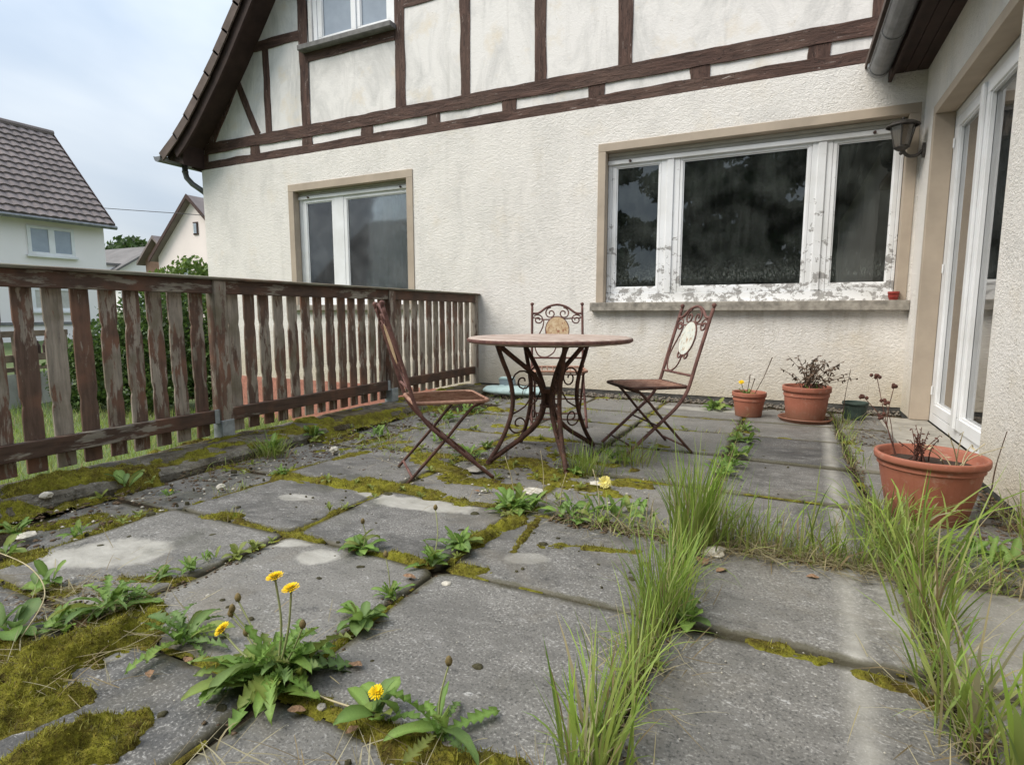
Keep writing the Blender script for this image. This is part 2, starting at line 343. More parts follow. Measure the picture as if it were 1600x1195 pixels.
def m_moss():
    t = T('moss', .95, .12); p = t.pos(); n = t.noise(p, 5.0, 6, .65); f = t.noise(p, 130, 3, .7); h = t.noise(p, 22, 7, .75)
    a = t.mix(t.mr(n, .36, .62), (.120, .088, .022), (.29, .285, .032)); a = t.mix(t.mr(h, .5, .72), a, (.40, .38, .048)); a = t.mix(t.mr(h, .47, .33), a, (.050, .034, .014)); a = t.mix(t.mr(t.noise(p, 60, 4, .7), .55, .7), a, (.36, .30, .06))
    a = t.mix(t.mr(f, .35, .7, .35, 0.), a, (.030, .026, .008)); t.color(a); t.bump(f, 1., .012); t.bump(h, .8, .02); return t.m
M['moss'] = m_moss()
M['moss_dark'] = plain('dark_moss_cushion', (.055, .050, .026), .95, .5, 60, bump=.8)
def m_leaf(name, trans=.35, rough=.5, vein=True):
    """colour from the per-vertex leaf colour; light shines through a little"""
    t = T(name, rough, .35); a = t.new('ShaderNodeAttribute', attribute_name='Col').outputs['Color']
    p = t.robj(); c = t.mix(t.mr(t.noise(p, 40, 4), .3, .7), a, t.mix(.25, a, (.05, .08, .02)))
    r = t.rnd(); c = t.mix(t.math('MULTIPLY', t.mr(r, .74, 1.), .6), c, (.27, .25, .06)); c = t.mix(t.math('MULTIPLY', t.mr(t.noise(p, 14, 5, .7), .58, .72), .55), c, (.22, .17, .06)); c = t.mix(t.math('MULTIPLY', t.mr(r, .3, 0.), .3), c, (.07, .125, .040))
    t.color(c); tl = t.new('ShaderNodeBsdfTranslucent'); t.set(tl.inputs['Color'], c)
    mxs = t.new('ShaderNodeMixShader'); mxs.inputs[0].default_value = trans
    t.t.links.new(t.b.outputs[0], mxs.inputs[1]); t.t.links.new(tl.outputs[0], mxs.inputs[2]); t.t.links.new(mxs.outputs[0], t.out.inputs['Surface'])
    t.bump(t.noise(p, 90, 3), .3, .002); return t.m
M['leaf'] = m_leaf('leaf')
def m_grass():
    t = T('grass_blade', .5, .35); a = t.new('ShaderNodeAttribute', attribute_name='Col').outputs['Color']; t.color(a)
    tl = t.new('ShaderNodeBsdfTranslucent'); t.set(tl.inputs['Color'], a); mxs = t.new('ShaderNodeMixShader'); mxs.inputs[0].default_value = .42
    t.t.links.new(t.b.outputs[0], mxs.inputs[1]); t.t.links.new(tl.outputs[0], mxs.inputs[2]); t.t.links.new(mxs.outputs[0], t.out.inputs['Surface']); return t.m
M['grass'] = m_grass()
M['yellow'] = plain('yellow_petals', (.80, .56, .008), .7, .12, 60)
M['pale_yellow'] = plain('pale_petals', (.80, .72, .25), .7, .2, 60)
M['stalk'] = plain('pale_green_stalk', (.25, .27, .12), .6, .25, 30)
M['bud'] = plain('brown_bud', (.16, .12, .05), .8, .4, 60)
M['dry'] = plain('dry_stem', (.085, .055, .036), .9, .5, 40)
M['dry_red'] = plain('dry_red_stem', (.085, .036, .026), .9, .5, 40)
M['straw'] = plain('straw', (.42, .36, .22), .85, .35, 20)
M['litter'] = plain('brown_litter', (.105, .072, .045), .95, .5, 30)
M['dead_leaf'] = plain('dead_leaf', (.24, .145, .085), .85, .5, 9)
M['chip'] = plain('pale_chip', (.50, .47, .40), .85, .35, 40, bump=.5)
M['grit'] = plain('wall_foot_grit', (.16, .14, .115), .95, .6, 50, bump=.8)
def m_rust(name, a, b, rough=.75):
    t = T(name, rough, .35); p = t.robj(); n = t.noise(p, 16, 6, .7, .3); f = t.noise(p, 70, 4, .7)
    c = t.mix(t.mr(n, .35, .66), a, b); c = t.mix(t.mr(f, .60, .72), c, (.26, .13, .075)); t.color(c); t.bump(f, .5, .003); return t.m
M['rust'] = m_rust('rusty_iron', (.035, .019, .015), (.115, .052, .036))
M['rust_pink'] = m_rust('rusty_painted_iron', (.075, .032, .028), (.19, .095, .078))
M['rust_seat'] = m_rust('rusty_seat', (.20, .095, .062), (.42, .25, .18))
def m_top():
    t = T('rusty_table_top', .55, .4); p = t.obj(); v = t.new('ShaderNodeVectorRotate', rotation_type='Z_AXIS'); t.set(v.inputs['Vector'], p); v.inputs['Angle'].default_value = .35
    g = t.noise(t.sc(v.outputs[0], (2., 22., 2.)), 1.5, 6, .65, .2); n = t.noise(p, 9, 6, .7)
    c = t.mix(t.mr(g, .3, .7), (.27, .19, .155), (.58, .48, .41)); c = t.mix(t.mr(n, .52, .72), c, (.19, .085, .055)); t.color(c); t.bump(g, .3, .004); return t.m
M['table_top'] = m_top()
def m_medallion(name, c0, c1, patt):
    t = T(name, .6, .4); p = t.obj(); n = t.noise(p, 30, 6, .7, .6); b = t.noise(t.sc(p, (60, 60, 18)), 1.1, 4, .6)
    c = t.mix(t.mr(n, .35, .65), c0, c1); c = t.mix(t.mr(b, .56, .66), c, patt); t.color(c); t.bump(n, .4, .003); return t.m
M['med_a'] = m_medallion('rusty_cream_mosaic', (.62, .50, .33), (.42, .26, .13), (.26, .085, .035))
M['med_b'] = m_medallion('pale_mosaic', (.66, .64, .55), (.50, .54, .50), (.34, .22, .13))
def m_terra():
    t = T('terracotta_plastic', .6, .3); p = t.robj(); n = t.noise(p, 7, 6, .7, .3); b = t.noise(p, 24, 6, .7); z = t.sep(t.obj())[2]
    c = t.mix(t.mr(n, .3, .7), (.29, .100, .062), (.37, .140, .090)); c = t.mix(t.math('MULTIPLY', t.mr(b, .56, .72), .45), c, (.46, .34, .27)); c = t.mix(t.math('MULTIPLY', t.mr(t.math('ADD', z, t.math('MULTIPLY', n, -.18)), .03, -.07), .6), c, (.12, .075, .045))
    t.color(c); t.bump(b, .25, .003); return t.m
M['terracotta'] = m_terra()
M['green_pot'] = plain('green_pot', (.050, .075, .062), .55, .4, 14)
M['red_pot'] = plain('small_red_pot', (.26, .035, .026), .5, .2, 20)
M['teal'] = plain('pale_teal_plastic', (.40, .53, .52), .45, .16, 10, spec=.4)
M['slate_box'] = plain('blue_grey_box', (.22, .27, .30), .6, .15, 12)
M['lantern_metal'] = plain('weathered_lantern_metal', (.075, .068, .062), .55, .4, 22, metal=.3)
M['lantern_glass'] = m_glass('lantern_glass', (.62, .56, .5), (.40, .35, .29), .6, .1, False)
M['lawn'] = plain('lawn_ground', (.095, .125, .045), .95, .3, .9)
M['hedge'] = M['grass']; M['far_leaf'] = M['grass']
M['bark'] = plain('bark', (.06, .045, .033), .95, .4, 5)
M['cable'] = plain('cable', (.07, .07, .075), .7, .1, 3)
M['weathered'] = plain('weathered_board', (.20, .15, .11), .85, .4, 4)
M['concrete_low'] = plain('pale_boards', (.42, .41, .38), .9, .25, 2)
M['crock'] = plain('stone_grey', (.33, .31, .27), .9, .3, 8, bump=.4)
# ================================================================== GROUND
LAWN_Z = -.70
def build_ground():
    # one sheet to the horizon; it climbs gently away from the terrace towards the neighbours
    xs = np.concatenate([np.linspace(-600, -60, 10), np.linspace(-50, 20, 36), np.linspace(40, 600, 8)]); ys = np.concatenate([np.linspace(-600, -40, 8), np.linspace(-30, 40, 36), np.linspace(60, 900, 10)])
    X, Y = np.meshgrid(xs, ys, indexing='ij')
    d = np.sqrt((X+3)**2+(Y-3)**2); Z = LAWN_Z+np.clip((d-9)/14, 0, 1)*.75+np.clip((d-25)/200, 0, 1)*4*(X < 0)
    n, m = X.shape; I = np.arange(n*m).reshape(n, m)
    F = np.stack([I[:-1, :-1], I[1:, :-1], I[1:, 1:], I[:-1, 1:]], -1).reshape(-1, 4)
    tag(put('lawn', np_mesh('lawn', np.stack([X, Y, Z], -1).reshape(-1, 3), [F], M['lawn'], smooth=True)), kind='structure')
build_ground()
WALL_Y, WING_X = 6.165, .97
JX = [-3.04, -2.53, -1.80, -1.07, -.295, .40, WING_X-.004]
KY = [-.57, .165, .90, 1.63, 2.275, 3.02, 3.76, 4.50, 5.10, 5.87]
terrace = tag(MB().box(-3.50, WING_X+.2, -3, WALL_Y+.1, -1.2, -.028).build('terrace', M['soil']), kind='structure')
def slab_mesh(i, j):
    x0, x1, y0, y1 = JX[i], JX[i+1], KY[j], KY[j+1]
    g = .0095; cx, cy = (x0+x1)/2, (y0+y1)/2; rng = np.random.default_rng(i*100+j)
    x0 += g; x1 -= g; y0 += g; y1 -= g
    near = cy < 3.2
    r = [rng.uniform(.02, .075) for _ in range(4)]
    P = []
    def arc(px, py, a0, rr):
        for k in range(4):
            a = a0+k*PI/6; P.append((px+rr*math.cos(a), py+rr*math.sin(a)))
    ns = 7 if near else 3
    def side(a, b):
        for k in range(1, ns): P.append((a[0]+(b[0]-a[0])*k/ns, a[1]+(b[1]-a[1])*k/ns))
    arc(x1-r[0], y1-r[0], 0, r[0]); side((x1-r[0], y1), (x0+r[1], y1)); arc(x0+r[1], y1-r[1], PI/2, r[1]); side((x0, y1-r[1]), (x0, y0+r[2]))
    arc(x0+r[2], y0+r[2], PI, r[2]); side((x0+r[2], y0), (x1-r[3], y0)); arc(x1-r[3], y0+r[3], 1.5*PI, r[3]); side((x1, y0+r[3]), (x1, y1-r[0]))
    P = np.array(P); n = len(P); c = np.array([cx, cy])
    jit = (fbm(P[:, 0]*9, P[:, 1]*9, 3)-.55)*.026
    P = P-(P-c)/np.linalg.norm(P-c, axis=1)[:, None]*np.clip(jit+.004, 0, 1)[:, None]
    tx, ty, dz = rng.normal(0, .0045), rng.normal(0, .0045), rng.uniform(-.007, .003)
    if i == 0: dz -= .022
    zf = lambda q: dz+tx*(q[:, 0]-cx)+ty*(q[:, 1]-cy)
    rings = []
    for s_, dd in ((1., -.055), (1., -.012), (.985, -.002), (.90, 0.), (.55, 0.)):
        q = c+(P-c)*s_; z = zf(q)+dd+((fbm(q[:, 0]*6, q[:, 1]*6, 9)-.5)*.007 if dd > -.05 else 0)
        rings.append(np.column_stack([q, z]))
    V = np.concatenate(rings+[np.array([[cx, cy, dz]])]); F = []
    for k in range(4):
        a = np.arange(n); b = (a+1) % n; F.append(np.stack([k*n+a, k*n+b, (k+1)*n+b, (k+1)*n+a], -1))
    a = np.arange(n); F2 = np.stack([4*n+a, 4*n+(a+1) % n, np.full(n, 5*n)], -1)
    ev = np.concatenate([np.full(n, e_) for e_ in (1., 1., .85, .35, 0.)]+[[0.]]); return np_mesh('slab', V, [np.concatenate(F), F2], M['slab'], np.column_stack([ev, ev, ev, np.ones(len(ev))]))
for i in range(len(JX)-1):
    for j in range(len(KY)-1):
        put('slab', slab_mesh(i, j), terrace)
# kerb of rough blocks along the railing
kerb = tag(MB().box(-3.50, -3.07, -3, WALL_Y, -.9, -.035).build('kerb', M['kerb']), kind='structure')
yk = -1.0; k = 0
while yk < WALL_Y-.2:
    L = [.95, .72, 1.1, .85, .6][k % 5]; y1 = min(yk+L, WALL_Y-.003); n = 8
    V = []; prof = [(-3.515, -.4), (-3.515, .025), (-3.49, .048), (-3.35, .052), (-3.18, .050), (-3.085, .040), (-3.060, .010), (-3.066, -.05)]
    for a in range(n+1):
        y = yk+.006+(y1-yk-.012)*a/n
        for (x, z) in prof:
            u = fbm(np.array([x*8]), np.array([y*5]), 21)[0]-.5; v = fbm(np.array([x*14+40]), np.array([y*11]), 5)[0]-.5
            V.append((x+(v*.06 if x > -3.2 else v*.015), y, z+(u*.03 if z > -.1 else 0)))
    m = len(prof); mb = MB().add(V, [(a*m+b, a*m+b+1, (a+1)*m+b+1, (a+1)*m+b) for a in range(n) for b in range(m-1)]+[tuple(range(m))[::-1], tuple(range(n*m, n*m+m))])
    mb.build('kerb_stone', M['kerb'], kerb); yk = y1; k += 1

# ================================================================== THE HOUSE
house = thing('house', 'white stuccoed house with a brown half-timbered gable and a side wing enclosing the terrace', 'house', (0, 0, 0))
def wall_sheet(mb, u0, u1, v0, v1, holes, put_):
    """rectangles of a wall front around its openings; put_(u,v)->3D"""
    us = sorted({u0, u1, *[h[0] for h in holes], *[h[1] for h in holes]}); vs_ = sorted({v0, v1, *[h[2] for h in holes], *[h[3] for h in holes]})
    for a, b in zip(us[:-1], us[1:]):
        for c, d in zip(vs_[:-1], vs_[1:]):
            mu, mv = (a+b)/2, (c+d)/2
            if any(h[0] < mu < h[1] and h[2] < mv < h[3] for h in holes): continue
            mb.add([put_(a, c), put_(b, c), put_(b, d), put_(a, d)], [(0, 1, 2, 3)])
BIGW = (-1.93, .945, 1.018, 2.70); LEFTW = (-6.50, -4.355, 1.018, 2.705); UPW = (-5.96, -4.60, 4.465, 5.95)
XL = -8.30
mb = MB(); zt = 3.092
wall_sheet(mb, XL, WING_X, .045, zt, [BIGW, LEFTW], lambda u, v: (u, WALL_Y, v))
wall_sheet(mb, XL, -3.5, -.07, .045, [], lambda u, v: (u, WALL_Y, v))
for h in (BIGW, LEFTW):           # thickness of the wall seen in the openings
    a, b, c, d = h; y0, y1 = WALL_Y, WALL_Y+.30
    mb.add([(a, y0, c), (a, y1, c), (a, y1, d), (a, y0, d)], [(0, 1, 2, 3)]); mb.add([(b, y0, c), (b, y1, c), (b, y1, d), (b, y0, d)], [(3, 2, 1, 0)])
    mb.add([(a, y0, c), (b, y0, c), (b, y1, c), (a, y1, c)], [(0, 1, 2, 3)]); mb.add([(a, y0, d), (b, y0, d), (b, y1, d), (a, y1, d)], [(3, 2, 1, 0)])
mb.add([(XL, WALL_Y, -.07), (XL, 16, -.07), (XL, 16, zt), (XL, WALL_Y, zt)], [(0, 1, 2, 3)])      # left flank
mb.add([(XL, WALL_Y, zt), (WING_X, WALL_Y, zt), (WING_X, WALL_Y+.03, zt), (XL, WALL_Y+.03, zt)], [(0, 1, 2, 3)])
mb.build('wall', M['stucco'], house)
MB().box(XL-.01, -3.515, WALL_Y-.012, WALL_Y+.2, LAWN_Z-.1, -.0715).box(XL-.01, XL+.2, WALL_Y+.201, 16, LAWN_Z-.1, -.0715).build('plinth', M['red_plinth'], house)
MB().box(-3.5, WING_X, WALL_Y+.006, WALL_Y+.2, -.06, .0445).build('plinth', M['plinth'], house)
# gable of plaster panels
mb = MB(); rk = lambda z: -8.04+(z-3.47)/1.285; APX = (-2.05, 3.47+(8.04-2.05)*1.285)
PY = WALL_Y+.022
wall_sheet(mb, -6.04, 1.94, 3.092, 6.6, [UPW], lambda u, v: (u, PY, v))
mb.add([(-8.25, PY, 3.092), (-6.04, PY, 3.092), (-6.04, PY, rk(0)*0+3.47+(-6.04+8.25)*1.285), (-8.25, PY, 3.47)], [(0, 1, 2, 3)])
z66 = 6.6; xl = rk(z66)
mb.add([(-6.04, PY, 3.47+2.21*1.285), (-6.04, PY, 3.0), (-6.0, PY, 6.6), (xl, PY, z66)], [(0, 1, 2)])
mb.add([(xl-.3, PY, z66), (1.94+.0, PY, z66), (APX[0], PY, APX[1])], [(0, 1, 2)])
mb.add([(1.94, PY, 3.092), (4.15, PY, 3.092), (4.15, PY, 3.47), (1.94, PY, 6.6)], [(0, 1, 2, 3)])
a, b, c, d = UPW
for q in ([(a, PY, c), (a, PY+.2, c), (a, PY+.2, d), (a, PY, d)], [(b, PY, c), (b, PY+.2, c), (b, PY+.2, d), (b, PY, d)]): mb.add(q, [(0, 1, 2, 3)])
mb.build('gable_panel', M['plaster'], house)
# timbers: each stands 12 mm proud of the plaster, edges slightly uneven
def timber(A, B, wd, up=(0, 1, 0), name='timber_beam', proud=.012):
    A = Vector((A[0], 0, A[1])); B = Vector((B[0], 0, B[1])); d = (B-A); L = d.length; d.normalize(); nrm = Vector((-d.z, 0, d.x))
    n = max(3, int(L/.12)); V = []; rr = random.random()*50
    for k in range(n+1):
        P = A+d*L*k/n
        for s_ in (-1, 1):
            u = (fbm(np.array([k*.45+rr]), np.array([s_*7.+rr]), 4)[0]-.5)*.030
            q = P+nrm*(s_*wd/2+u)
            V.append((q.x, PY-proud-(fbm(np.array([k*.3+rr]), np.array([3.3]), 8)[0])*.005, q.z)); V.append((q.x, PY+.05, q.z))
    F = []
    for k in range(n):
        o = k*4; F += [(o, o+2, o+6, o+4), (o+1, o, o+4, o+5), (o+2, o+3, o+7, o+6)]
    F += [(0, 1, 3, 2), (n*4, n*4+2, n*4+3, n*4+1)]
    return MB().add(V, F).build(name, M['timber_x' if abs(d.x) > abs(d.z) else 'timber'], house)
timber((-8.25, 3.155), (3.9, 3.155), .112, proud=.012)
timber((-8.22, 3.395), (3.9, 3.395), .150, proud=.016)
for x in (-7.14, -6.115, -5.075, -4.045, -3.01, -1.97, -.91, .135, 1.17): timber((x, 3.208), (x, 3.322), .185, name='timber_block', proud=.008)
timber((-8.20, 3.208), (-8.20, 3.322), .09, name='timber_block', proud=.007)
for x0, x1, z1 in ((-6.90, -6.78, 4.585), (-6.20, -6.045, 6.6), (-4.60, -4.45, 6.6), (-3.655, -3.52, 6.6), (-2.69, -2.555, 6.6), (-1.745, -1.595, 6.6), (.53, .665, 6.6)):
    timber(((x0+x1)/2, 3.468), ((x0+x1)/2, z1), x1-x0, name='timber_post', proud=.006)
timber((-7.06, 4.65), (-6.198, 4.65), .13, proud=.010); timber((-7.44, 4.26), (-7.065, 3.468), .115, name='timber_brace', proud=.005)
timber((-6.045, 4.34), (-4.60, 4.34), .115, proud=.009); timber((-4.452, 4.68), (-3.65, 4.68), .13, proud=.009)
timber((-3.52, 4.68), (-2.69, 4.68), .13, proud=.009); timber((-2.555, 4.68), (-1.745, 4.68), .13, proud=.009)
timber((-8.11, 3.47), (-5.3, 3.47+2.81*1.285), .20, name='timber_rafter', proud=.020)
# main roof, left slope with a flared eave; verge stands .41 m in front of the gable
VY = 5.755
PROF = [(-8.60, 3.28), (-8.26, 3.52), (-8.0, 3.75), (-7.77, 3.985), (-7.51, 4.255), (-7.30, 4.49), (-7.10, 4.735), (-6.86, 5.03)]
sl = 1.235
while PROF[-1][0] < APX[0]-.25: PROF.append((PROF[-1][0]+.205, PROF[-1][1]+.205*sl))
rid = PROF[-1]
def off(P, t_):
    out = []
    for i, p in enumerate(P):
        a = Vector(P[max(0, i-1)]); b = Vector(P[min(len(P)-1, i+1)]); d = (b-a).normalized(); out.append((p[0]+d.y*t_, p[1]-d.x*t_))
    return out
top = PROF; bot = off(PROF, .11)
mb = MB(); n = len(top)
for (P, Q) in ((top, bot),):
    for y in (VY+.06, 16.): mb.v += [(p[0], y, p[1]) for p in off(P, .035)]+[(q[0], y, q[1]) for q in Q]
o = 2*n
for i in range(n-1):
    mb.f += [(i, i+1, o+i+1, o+i), (n+i, o+n+i, o+n+i+1, n+i+1), (i, n+i, n+i+1, i+1)]
mb.f += [(0, o, o+n, n)]
mb.build('roof', M['soffit'], house)
mxr = 2*rid[0]+.5
mb = MB(); R_ = [(mxr-p[0]-.25, p[1]) for p in PROF]; mb.v = [(p[0], y, p[1]) for y in (VY+.06, 16.) for p in R_]; mb.f = [(i, i+1, n+i+1, n+i) for i in range(n-1)]; mb.build('roof', M['roof_tile'], house)
tile_me = {}
for i in range(n-1):                     # verge tiles, each lapping over the one below
    a, b = Vector(top[i]), Vector(top[i+1]); d = (b-a); L = d.length; d.normalize(); nn = Vector((-d.y, d.x))
    lo, hi = a-d*.03+nn*.026, b+nn*.006
    q = [lo, hi, hi-nn*.030, lo-nn*.030]; sk = [lo, hi, hi-nn*.125, lo-nn*.135]
    MB().prism([tuple(p) for p in q], VY-.008, VY+.26, 'y').prism([tuple(p) for p in sk], VY-.032, VY-.010, 'y').build('roof_tile', M['roof_tile'], house)
mb = MB(); PB = [(-8.44, 3.395)]+PROF[1:]; bb = off(PB, .055); b2 = off(PB, .235); mb.v = [(p[0], y, p[1]) for y in (VY+.02, VY+.055) for p in bb+b2]
for i in range(n-1):
    mb.f += [(i, i+1, n+i+1, n+i), (2*n+i, 3*n+i, 3*n+i+1, 2*n+i+1), (n+i, n+i+1, 3*n+i+1, 3*n+i)]
mb.f += [(0, n, 3*n, 2*n)]; mb.build('barge_board', M['soffit'], house)
# boxed eave, gutter and downpipe at the left corner
MB().prism([(-8.56, 3.22), (-8.245, 3.10), (-8.245, 3.40), (-8.50, 3.30)], VY+.08, WALL_Y+.015, 'y').build('eave_box', M['soffit'], house)
MB().prism([(-8.56, 3.16), (-8.302, 3.06), (-8.302, 3.40), (-8.50, 3.30)], WALL_Y+.016, 15.9, 'y').build('eave_box', M['soffit'], house)
def gutter(name, x, z, r, y0, y1, mat, rings, lip=-1):
    mb = MB(); N = 12; pr = [(x+r*math.cos(PI+PI*k/N), z+r*math.sin(PI+PI*k/N)) for k in range(N+1)]; pi_ = [(x+(r-.006)*math.cos(PI+PI*k/N), z+(r-.006)*math.sin(PI+PI*k/N)) for k in range(N+1)]
    for y in (y0, y1): mb.v += [(p[0], y, p[1]) for p in pr]+[(p[0], y, p[1]) for p in pi_]
    m = N+1; o = 2*m
    for k in range(N): mb.f += [(k, k+1, o+k+1, o+k), (m+k, o+m+k, o+m+k+1, m+k+1)]
    for s_ in (0, o): mb.f += [tuple(range(s_, s_+m))]
    mb.f += [(0, o, o+m, m), (N, m+N, o+m+N, o+N)]
    g = mb.build(name, mat, house, smooth=False)
    for y in rings:
        MB().prism([(x+(r+.005)*math.cos(PI+PI*k/N), z+(r+.005)*math.sin(PI+PI*k/N)) for k in range(N+1)]+[(x+(r-.002)*math.cos(PI+PI*k/N), z+(r-.002)*math.sin(PI+PI*k/N)) for k in range(N, -1, -1)], y-.018, y+.018, 'y').build('gutter_joint', mat, g)
    for s_ in (-1, 1):
        MB().tube([(x+s_*r, y0, z+.002), (x+s_*r, y1, z+.002)], .009, 8).build('gutter_lip', mat, g)
    return g
gutter('gutter', -8.665, 3.235, .075, VY-.05, 15.9, M['zinc'], [7.0, 9.])
dp = MB().tube([(-8.60, 6.10, 3.20), (-8.60, 6.10, 3.08), (-8.585, 6.11, 3.00), (-8.53, 6.16, 2.91), (-8.45, 6.24, 2.83), (-8.39, 6.30, 2.76), (-8.37, 6.33, 2.62), (-8.37, 6.33, LAWN_Z)], .042, 14).build('downpipe', M['zinc'], house, smooth=True)
MB().tube([(-8.60, 6.10, 3.10), (-8.60, 6.10, 3.075)], .047, 14).build('pipe_collar', M['zinc'], dp, smooth=True)

# ---------------- windows
def surround(h, wd, y0, y1, mat, axis='y', bottom=False):
    a, b, c, d = h; parts = [((a, a+wd), (c, d-wd)), ((b-wd, b), (c, d-wd)), ((a, b), (d-wd, d))]
    for (u0, u1), (v0, v1) in parts:
        m = MB()
        if axis == 'y': m.box(u0+.001, u1-.001, y0, y1, v0, v1-.001)
        else: m.box(y0, y1, u0+.001, u1-.001, v0, v1-.001)
        m.build('surround', mat, house, bevel=.003)
def bars(rects, y0, y1, name, mat, parent, bevel=.004):
    for (u0, u1, v0, v1) in rects: MB().box(u0, u1, y0, y1, v0, v1).build(name, mat, parent, bevel=bevel, seg=2)
def sash(u0, u1, v0, v1, g0, g1, h0, h1, y0, y1, mat, parent, glass):
    """sash bars around a pane"""
    bars([(u0, u1, v0, h0), (u0, u1, h1, v1), (u0, g0, h0+.0005, h1-.0005), (g1, u1, h0+.0005, h1-.0005)], y0, y1, 'sash_bar', mat, parent)
    yc = (y0+y1)/2
    MB().box(g0-.004, g1+.004, yc, yc+.006, h0-.004, h1+.004).build('pane', glass, parent)
    bd = .012; bars([(g0, g0+bd, h0+bd, h1-bd), (g1-bd, g1, h0+bd, h1-bd), (g0, g1, h0, h0+bd), (g0, g1, h1-bd, h1)], y0+.012, yc-.002, 'glazing_bead', mat, parent, bevel=0)
def room(x0, x1, y0, y1, z0, z1):
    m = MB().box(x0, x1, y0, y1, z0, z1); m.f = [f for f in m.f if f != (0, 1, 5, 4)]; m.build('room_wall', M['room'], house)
# big window
surround(BIGW, .085, WALL_Y-.012, WALL_Y+.10, M['beige'])
bw = put('window', MB().box(-1.845, .860, WALL_Y+.16, WALL_Y+.20, 1.018, 1.115).mesh('window', M['white_paint']), house)
WF0, WF1 = WALL_Y+.085, WALL_Y+.150
wp = M['white_paint']
bars([(-1.843, -1.800, 1.116, 2.49), (.832, .858, 1.116, 2.49), (-1.272, -1.082, 1.116, 2.49), (.128, .300, 1.116, 2.49)], WF0+.012, WF1, 'frame_bar', wp, bw)
bars([(-1.843, .858, 1.0185, 1.1155)], WF0, WF1, 'frame_bar', wp, bw)
MB().box(-1.272+.06, -1.082-.06, WF0-.004, WF0+.0115, 1.118, 2.485).build('mullion_cover', wp, bw, bevel=.004)
MB().box(.128+.05, .300-.05, WF0-.004, WF0+.0115, 1.118, 2.485).build('mullion_cover', wp, bw, bevel=.004)
MB().box(-1.843, .858, WF0-.010, WF1, 2.4905, 2.535).build('shutter_rail', M['pvc'], bw, bevel=.004)
for kx in (-1.60, .62): MB().lathe([(0, .022), (.012, .02), (.014, 0), (.014, -.01)], 10).xf(Matrix.Translation((kx, WF0-.012, 2.513)) @ Matrix.Rotation(PI/2, 4, 'X')).build('shutter_stop', M['dark_trim'], bw)
for k in range(3):
    z0 = 2.537+k*.040; MB().prism([(WF0+.012, z0), (WF0+.004, z0+.008), (WF0+.004, z0+.030), (WF0+.012, z0+.038), (WF0+.04, z0+.038), (WF0+.04, z0)], -1.84, .856, 'x').build('shutter_slat', M['shutter'], bw)
for (u0, u1, g0, g1) in ((-1.7985, -1.2735, -1.752, -1.292), (-1.0805, .1265, -1.052, .098), (.3015, .8305, .335, .792)):
    sash(u0, u1, 1.117, 2.4895, g0, g1, 1.178, 2.462, WF0+.016, WF1-.006, wp, bw, M['glass_grimy'])
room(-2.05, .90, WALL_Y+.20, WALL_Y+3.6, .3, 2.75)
MB().box(.40, .46, WALL_Y+.5, WALL_Y+.62, .4, 2.7).build('curtain', M['lamella'], house)
MB().prism([(-1.98, .925), (.968, .925), (.968, 1.0165), (-1.98, 1.0165)], WALL_Y-.075, WALL_Y+.16, 'y').build('window_sill', M['sill'], house, bevel=.006, seg=2)
# left window with a net curtain
surround(LEFTW, .10, WALL_Y-.012, WALL_Y+.10, M['beige'])
lw = put('window', MB().box(-6.398, -4.457, WALL_Y+.152, WALL_Y+.165, 1.018, 1.10).mesh('window', M['pvc']), house)
bars([(-6.398, -6.345, 1.09, 2.50), (-4.482, -4.457, 1.09, 2.50), (-5.745, -5.585, 1.09, 2.50), (-6.398, -4.457, 1.019, 1.0895)], WF0+.012, WF1, 'frame_bar', M['pvc'], lw)
MB().box(-6.398, -4.457, WF0-.010, WF1, 2.5005, 2.545).build('shutter_rail', M['pvc'], lw, bevel=.004)
for kx in (-6.2, -4.6): MB().lathe([(0, .022), (.012, .02), (.014, 0), (.014, -.01)], 10).xf(Matrix.Translation((kx, WF0-.012, 2.523)) @ Matrix.Rotation(PI/2, 4, 'X')).build('shutter_stop', M['dark_trim'], lw)
for k in range(2):
    z0 = 2.547+k*.030; MB().prism([(WF0+.012, z0), (WF0+.004, z0+.006), (WF0+.004, z0+.022), (WF0+.012, z0+.028), (WF0+.04, z0+.028), (WF0+.04, z0)], -6.397, -4.458, 'x').build('shutter_slat', M['shutter'], lw)
for (u0, u1, g0, g1) in ((-6.3435, -5.7465, -6.27, -5.795), (-5.5835, -4.4835, -5.53, -4.52)):
    sash(u0, u1, 1.0905, 2.499, g0, g1, 1.15, 2.455, WF0+.016, WF1-.006, M['pvc'], lw, M['glass'])
def drape(x0, x1, y, z0, z1, amp, wl, name, mat, parent, axis='x', seed=0):
    n = int((x1-x0)/wl*6); V = []; F = []
    for i in range(n+1):
        u = x0+(x1-x0)*i/n; o = amp*math.sin(2*PI*(u-x0)/wl+1.5*math.sin(u*7+seed))+amp*.6*math.sin(u*23+seed)
        for z in (z0, z1): V.append((u, y+o, z) if axis == 'x' else (y+o, u, z))
    for i in range(n): F.append((2*i, 2*i+2, 2*i+3, 2*i+1))
    return MB().add(V, F).build(name, mat, parent, smooth=True)
drape(-6.33, -4.5, WALL_Y+.20, 1.1, 2.5, .018, .11, 'curtain', M['curtain'], house)
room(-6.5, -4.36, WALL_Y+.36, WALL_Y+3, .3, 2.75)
MB().box(-6.56, -4.31, WALL_Y-.07, WALL_Y+.16, .94, 1.0165).build('window_sill', M['sill'], house, bevel=.005)
